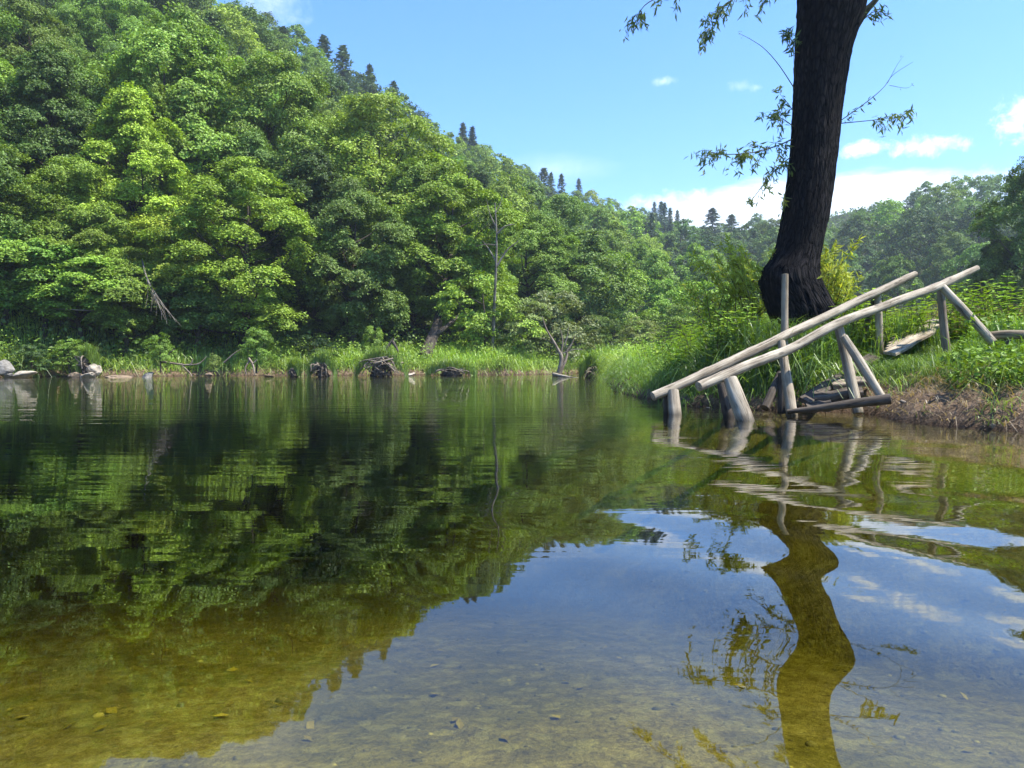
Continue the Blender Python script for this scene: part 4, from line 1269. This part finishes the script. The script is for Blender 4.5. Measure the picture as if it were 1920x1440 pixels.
bare_tree('hanging_dead_boughs', [([(262, 470, 32.5), (275, 520, 30.6), (292, 560, 30.2), (310, 600, 30.1)], (.035, .008))] +
    [([(274 + q * 1.6, 515 + q * 4.2, 30.6), (285 + q * 4 - (q % 2) * 12, 545 + q * 5, 30.2), (290 + q * 5 - (q % 2) * 22, 572 + q * 4, 30.0)], (.014, .004)) for q in range(11)],
    'grey bunch of dead hanging twigs beside the dark hollow at the left', 'branch', 'palebark')

# round bank bushes hanging over the dark undercuts
def bank_bush(u, v, Y_, wpx, hpx, label, seed, colr=(0.19, 0.31, 0.045), key=0):
    c = P(u, v, Y_)
    g = max(H1(c.x, Y_), P(u, v + hpx, Y_).z)
    tm, cm, h0 = PROTO[('bush', key)]
    e = empty('bush', (c.x, Y_, g - 0.05), label, 'bush')
    sx_ = wpx * Y_ / FPX / 4.4; sz_ = (hpx * Y_ / FPX) / h0
    e.scale = (sx_, sx_, sz_); e.rotation_euler.z = seed
    for nm, msh in (('trunk', tm), ('crown', cm)):
        o = link(nm, msh, None, e)
        if nm == 'crown': o.color = (*colr, 1)


bank_bush(300, 622, 27.4, 66, 66, 'first round bank bush with a dark shadowed hollow under it, on the grassy left bank', 1)
bank_bush(480, 612, 28.3, 74, 76, 'second round bank bush, taller, above the forked dead stump', 2, (0.18, 0.30, 0.045), 1)
bank_bush(700, 605, 31.2, 62, 80, 'leafy sapling bush left of the splintered snag', 3, (0.20, 0.31, 0.045), 2)
bank_bush(400, 660, 28.2, 30, 34, 'small tufted bush between the two round bank bushes', 4, (0.2, 0.27, 0.06), 0)
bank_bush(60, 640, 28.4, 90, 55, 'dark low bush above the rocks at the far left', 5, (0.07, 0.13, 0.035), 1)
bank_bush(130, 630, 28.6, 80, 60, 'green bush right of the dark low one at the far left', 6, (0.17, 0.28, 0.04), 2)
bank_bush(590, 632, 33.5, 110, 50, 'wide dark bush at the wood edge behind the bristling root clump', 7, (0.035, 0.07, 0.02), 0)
bank_bush(1175, 655, 36, 55, 40, 'small pale bush at the tip of the grassy spit', 8, (0.20, 0.27, 0.09), 1)

# ------------------------------------------------------------------ grass (nobody could count it)
def grass_obj(nm, N, xr, yr, smin, smax, h, wd, colr, seed, lean=.22, droop=.15, keep=None, clump=0.7, label=None):
    r2 = np.random.default_rng(seed)
    x = r2.uniform(*xr, N); y = r2.uniform(*yr, N)
    s_ = shore(x, y)
    k = (s_ > smin) & (s_ < smax)
    den = vnoise(x, y, 1.6, seed + 3, 3)
    k &= (den > -0.9 + 1.0 * (1 - clump) + r2.uniform(-.5, .3, N))
    if keep is not None: k &= keep(x, y, s_)
    x, y, s_, den = x[k], y[k], s_[k], den[k]
    z = H(x, y)
    hh = h * (0.75 + 0.5 * den) * r2.uniform(.55, 1.25, len(x)) * np.clip(0.35 + s_ * 1.2, 0, 1)
    V_, F_, T_ = blades(np.column_stack([x, y, z - 0.02]), hh, wd, r2, lean, droop)
    T_ = T_ * np.repeat(1 + 0.35 * vnoise(x, y, 0.8, seed + 9, 2), 3)
    o = link(nm, npmesh(nm, V_, F_, T_), M['grass'])
    o.color = (*colr, 1)
    if label: o['label'] = label
    return tag(o, kind='stuff')


GR = (0.105, 0.185, 0.030)
far_left = lambda x, y, s_: (np.degrees(np.arctan2(x, y)) < 10)
grass_obj('grass', 60000, (-24, 6), (24, 42), 0.2, 5.5, .62, .026, (0.29, 0.45, 0.055), 1, .3, .25, far_left, 0.9)
grass_obj('grass', 70000, (-24, 6), (24, 40), 0.0, .8, .55, .03, (0.25, 0.36, 0.06), 2, .9, .8, far_left, 0.8)
# the spit and the meadow behind it
near_r = lambda x, y, s_: (x > 0.5) & (y > 10)
grass_obj('grass', 80000, (1.6, 16), (10, 30), 0.15, 14, .34, .014, (0.20, 0.36, 0.045), 3, .25, .2, near_r, 0.9)
grass_obj('grass', 26000, (4, 60), (20, 60), 0.5, 60, .6, .05, (0.16, 0.27, 0.05), 4, .25, .2, near_r, 0.9)
# near bank round the handrail
wk_clear = lambda x, y: ((np.abs(x - 4.2 - (y - 8.1) * .9) > .75) | (y < 7.0) | (y > 9.0))
nb = lambda x, y, s_: wk_clear(x, y) & ~((y < 7.5) & (y > 6.6) & (x > y * .61)) & (y > 5.2) & (y < 10.8) & (x > 1.5) & ~((x > 3.2) & (y < 7.0) & (s_ < 0.5 + 0.25 * vnoise(x, y, 2, 77, 2)))
grass_obj('grass', 46000, (1.7, 9), (5.5, 10.8), 0.10, 9, 0.24, .008, (0.13, 0.23, 0.035), 5, .3, .25, nb, 0.75)
grass_obj('grass', 16000, (3.3, 5.6), (7.0, 9.2), 0.4, 9, .13, .006, (0.15, 0.25, 0.04), 15, .5, .5, lambda x, y, s_: ~wk_clear(x, y), 0.9)
grass_obj('grass', 16000, (1.5, 3.4), (7.4, 24), -0.02, .7, .36, .012, (0.17, 0.28, 0.04), 17, .8, .8, None, 1.0)
grass_obj('grass', 22000, (3.4, 9), (-3, 5.6), 0.5, 9, .22, .008, (0.15, 0.25, 0.04), 18, .4, .3, None, 0.9)
grass_obj('tall_grass', 2600, (2.7, 4.6), (8.2, 9.3), 0.3, 9, .5, .011, (0.20, 0.32, 0.045), 16, .25, .35, None, 0.9)
grass_obj('tall_grass', 2200, (3.3, 6.4), (6.3, 8.2), 0.5, 3, .42, .011, (0.17, 0.30, 0.04), 6, .16, .2, nb, 0.5)
grass_obj('tall_grass', 4200, (1.9, 4.0), (7.0, 9.2), 0.12, 1.6, .6, .013, (0.10, 0.19, 0.04), 7, .3, .55, nb, 0.8)
grass_obj('dry_grass', 2600, (5.0, 8.5), (8.6, 11), 0.8, 9, .55, .006, (0.33, 0.25, 0.11), 8, .12, .1, None, 0.8)
grass_obj('grass', 9000, (3.1, 6.5), (4.6, 7.0), 0.04, .9, .26, .007, (0.20, 0.30, 0.05), 11, .6, .6, lambda x, y, s_: vnoise(x, y, 1.7, 91, 2) > .28, 1.0)
grass_obj('dry_grass', 7000, (2.6, 6.5), (4.6, 7.4), 0.03, .8, .14, .006, (0.36, 0.27, 0.16), 12, 1.1, .9, lambda x, y, s_: vnoise(x, y, 2.7, 92, 2) > -.2, 1.0)
# trailing creepers and small leaves of the ground cover
r2 = np.random.default_rng(99)
x = r2.uniform(1.9, 8, 60000); y = r2.uniform(5.4, 11.5, 60000); s_ = shore(x, y)
k = wk_clear(x, y) & ~((y < 7.6) & (y > 6.2) & (x > y * .60)) & (s_ > 0.38 + 0.3 * vnoise(x, y, 2, 77, 2)) & (vnoise(x, y, 1.2, 12, 2) > -0.25)
x, y = x[k], y[k]; n_ = len(x)
z = H(x, y) + r2.uniform(.02, .30, n_) * (0.8 + vnoise(x, y, 1.2, 12, 2))
V_, F_ = leaves(np.column_stack([x, y, z]), unit(r2.normal(0, .45, (n_, 3)) + np.array([0, 0, 1])), rdir(r2, n_), r2.uniform(.03, .085, n_), r2.uniform(.02, .045, n_))
o = link('ground_cover', npmesh('ground_cover', V_, F_, r2.uniform(.6, 1.3, n_)), M['leaf']); o.color = (0.17, 0.28, 0.04, 1); tag(o, kind='stuff')

# ------------------------------------------------------------------ nettles and tall weeds, each a plant
def weed_proto(seed, h, pairs, ll):
    r2 = np.random.default_rng(seed)
    mb, lb = MB(), MB()
    pts = spline([(0, 0, 0), (r2.normal(0, .03), r2.normal(0, .03), h * .5), (r2.normal(0, .07), r2.normal(0, .07), h)], 8)
    mb.tube(pts, np.linspace(.006, .002, 8), 5, cap=False)
    for q in range(pairs):
        f = .12 + .88 * q / (pairs - 1)
        c_ = np.array([np.interp(f * 7, np.arange(8), pts[:, k]) for k in range(3)])
        for sg in (0, math.pi):
            a_ = q * 1.57 + sg + r2.normal(0, .25)
            L = ll * (1.15 - .55 * f) * r2.uniform(.8, 1.2)
            d = np.array([[math.cos(a_), math.sin(a_), .25 - .7 * r2.random()]])
            V_, F_ = leaves(c_[None] + unit(d) * L * .5, unit(np.array([[-d[0, 0] * .2, -d[0, 1] * .2, 1.0]])), d, L, L * .5, .06)
            lb.add(V_, F_, r2.uniform(.8, 1.25))
    a, b_ = mb.mesh('stem', True), lb.mesh('leaves')
    a.materials.append(M['twig']); b_.materials.append(M['leaf'])
    return a, b_


WP = [weed_proto(q, .62, 13, .13) for q in range(5)]
def weed(x, y, s, colr, lab, grp, q, r2):
    e = empty('nettle_plant', (x, y, H1(x, y) - .01), lab, 'weed', grp)
    e.rotation_euler = (r2.normal(0, .12), r2.normal(0, .12), r2.uniform(0, 6.28)); e.scale = (s, s, s)
    for nm, msh in zip(('stem', 'leaves'), WP[q % 5]):
        o = link(nm, msh, None, e)
        if nm == 'leaves': o.color = jit_col(colr, r2)


r2 = np.random.default_rng(5)
for q in range(70):
    u_ = r2.uniform(1715, 1990)
    c = P(u_, 600, r2.uniform(8.3, 9.8))
    weed(c.x, c.y, r2.uniform(.75, 1.25), (0.19, 0.31, 0.04), 'leafy green nettle in the patch right of the walkway planks', 'nettles right of the walkway', q, r2)
for q in range(60):
    c = P(r2.uniform(1575, 1700), 600, r2.uniform(8.2, 10.4))
    weed(c.x, c.y, r2.uniform(.7, 1.2), (0.18, 0.29, 0.04), 'leafy green nettle standing between the big trunk and the walkway', 'nettles between trunk and walkway', q, r2)
for q in range(230):
    c = P(r2.uniform(1200, 1450), 600, 8.4 + 8 * r2.random() ** 1.4)
    if shore(c.x, c.y)[0] < .35: continue
    weed(c.x, c.y, r2.uniform(.7, 1.25), (0.20, 0.33, 0.045), 'bright green leafy weed on the slope left of the big trunk', 'weeds on the slope left of the trunk', q, r2)

# stones and exposed roots in the cut bank below the nettles
for q, (u, v, Y_, wp, hp, tone, lab) in enumerate([(1700, 790, 6.1, 22, 12, BR, 'small brown stone at the foot of the mud bank right of the crossbeam'),
    (1788, 803, 5.6, 30, 14, GREY, 'dark flat stone in the mud at the water edge under the nettles'), (1862, 800, 5.35, 20, 12, BR, 'little brown stone in the mud near the right edge'),
    (1745, 797, 5.85, 12, 8, PALE, 'tiny pale stone in the wet mud between the brown and the dark flat stone'), (1330, 768, 8.1, 20, 9, GREY, 'small grey stone at the water between the two short posts')]):
    rock(u, v, Y_, wp, hp, 60 + q, lab, None, tone)
def exposed_root(pts, r0, label, seed):
    o0 = P(*pts[0])
    mb = MB(); mb.tube(spline([np.array(P(*p_)) - np.array(o0) for p_ in pts], 16), np.linspace(r0, r0 * .3, 16), 7, .3, cap=False, seed=seed)
    o = link('exposed_root', mb.mesh('exposed_root', True), M['driftwood'], None, o0); tag(o, label, 'root')
exposed_root([(1690, 752, 6.45), (1722, 765, 6.2), (1740, 790, 5.95), (1735, 806, 5.85)], .014, 'brown root running down the mud bank beside the crossbeam end', 1)
exposed_root([(1790, 742, 6.1), (1812, 770, 5.8), (1850, 782, 5.6), (1880, 806, 5.3)], .017, 'longest brown root crossing the cut mud bank near the right edge', 2)
exposed_root([(1838, 748, 5.9), (1832, 775, 5.7), (1810, 800, 5.5)], .010, 'thin root hanging in the cut bank, crossing the longest root', 3)

# clods, roots and twigs in the trampled mud by the water
r2 = np.random.default_rng(17)
mb = MB()
for q in range(520):
    x = r2.uniform(2.4, 6.5); y = r2.uniform(4.2, 7.2)
    s1 = shore(x, y)[0]
    if s1 < -.02 or s1 > .85: continue
    a = np.array([x, y, H1(x, y) + .012]); d = unit(np.array([r2.normal(), r2.normal(), r2.normal(0, .3)])); L = r2.uniform(.05, .22)
    mb.tube(spline([a - d * L / 2, a + r2.normal(0, .012, 3), a + d * L / 2], 4), r2.uniform(.001, .0035), 4, cap=False, tint=r2.uniform(.5, 1.2))
tag(link('dead_twigs_litter', mb.mesh('dead_twigs_litter'), M['driftwood']), kind='stuff')

# herbs and leafy ground plants of the far bank
r2 = np.random.default_rng(71)
x = r2.uniform(-24, 6, 60000); y = r2.uniform(24, 40, 60000); s_ = shore(x, y)
k = (s_ > .25) & (s_ < 7) & (np.degrees(np.arctan2(x, y)) < 10) & (vnoise(x, y, 0.9, 33, 2) > -0.1)
x, y, s_ = x[k], y[k], s_[k]; n_ = len(x)
z = H(x, y) + r2.random(n_) * np.clip(.2 + s_, 0, .75) * (0.8 + vnoise(x, y, 0.9, 33, 2))
V_, F_ = leaves(np.column_stack([x, y, z]), unit(r2.normal(0, .5, (n_, 3)) + np.array([0, -.3, 1])), rdir(r2, n_), r2.uniform(.06, .14, n_), r2.uniform(.04, .08, n_))
o = link('bank_herbs', npmesh('bank_herbs', V_, F_, r2.uniform(.6, 1.3, n_)), M['leaf']); o.color = (0.23, 0.35, 0.045, 1); tag(o, kind='stuff')

# pebbles on the river bed
r2 = np.random.default_rng(23)
import bmesh as _b
bm_ = _b.new(); _b.ops.create_icosphere(bm_, subdivisions=1, radius=1); pv = np.array([v_.co[:] for v_ in bm_.verts]); pf = np.array([[v_.index for v_ in f_.verts] for f_ in bm_.faces]); bm_.free()
n_ = 1500
x = r2.uniform(-4, 3.4, n_); y = r2.uniform(.6, 6, n_) ; s_ = shore(x, y); k = s_ < -.1; x, y = x[k], y[k]; z = H(x, y)
sz = r2.lognormal(-4.7, .45, len(x)).clip(.004, .03)
V_ = (pv[None] * (1 + r2.normal(0, .12, (len(x), len(pv), 1)))) * (sz[:, None, None] * np.stack([np.ones(len(x)), r2.uniform(.6, 1, len(x)), r2.uniform(.35, .6, len(x))], -1)[:, None]) + np.stack([x, y, z], -1)[:, None]
F_ = pf[None] + (np.arange(len(x)) * len(pv))[:, None, None]
tn = np.repeat(r2.choice([.4, .7, 1.0, 1.6], len(x), p=[.3, .35, .25, .1]), len(pf))
m, t, out = mat('pebble')
at = t.node('ShaderNodeAttribute', attribute_name='tint').outputs['Fac']
vm = t.node('ShaderNodeVectorMath', operation='SCALE'); vm.inputs[0].default_value = (0.30, 0.26, 0.15); t.l.new(at, vm.inputs['Scale'])
p = t.node('ShaderNodeBsdfPrincipled'); t.l.new(vm.outputs[0], p.inputs['Base Color']); p.inputs['Roughness'].default_value = .8; t.l.new(p.outputs[0], out.inputs[0])
tag(link('pebbles', npmesh('pebbles', V_.reshape(-1, 3), F_.reshape(-1, 3), tn, None, True), m), kind='stuff')

r2 = np.random.default_rng(29)
n_ = 70
x = r2.uniform(-2.2, 2.6, n_); y = r2.uniform(.8, 4.2, n_); k = shore(x, y) < -.3; x, y = x[k], y[k]; n_ = len(x)
V_, F_ = leaves(np.column_stack([x, y, H(x, y) + .012]), unit(r2.normal(0, .25, (n_, 3)) + np.array([0, 0, 1])), rdir(r2, n_) * np.array([1, 1, 0]), r2.uniform(.03, .08, n_), r2.uniform(.02, .045, n_))
o = link('sunken_leaves', npmesh('sunken_leaves', V_, F_, r2.uniform(.5, 1.3, n_)), M['leaf']); o.color = (0.50, 0.40, 0.10, 1); tag(o, kind='stuff')

# ------------------------------------------------------------------ haze
def haze(x0, x1, y0, y1, z0, z1, dens):
    V_ = np.array([(x, y, z) for z in (z0, z1) for y in (y0, y1) for x in (x0, x1)], float)
    F_ = np.array([[0, 2, 3, 1], [4, 5, 7, 6], [0, 1, 5, 4], [2, 6, 7, 3], [0, 4, 6, 2], [1, 3, 7, 5]])
    m, t, out = mat('haze')
    pv_ = t.node('ShaderNodeVolumePrincipled')
    pv_.inputs['Color'].default_value = (0.80, 0.90, 1.0, 1); pv_.inputs['Density'].default_value = dens; pv_.inputs['Anisotropy'].default_value = 0.3
    t.l.new(pv_.outputs[0], out.inputs['Volume'])
    tag(link('haze', npmesh('haze', V_, F_), m), kind='stuff')


haze(-430, 430, -70, 490, -5, 95, 0.0006)
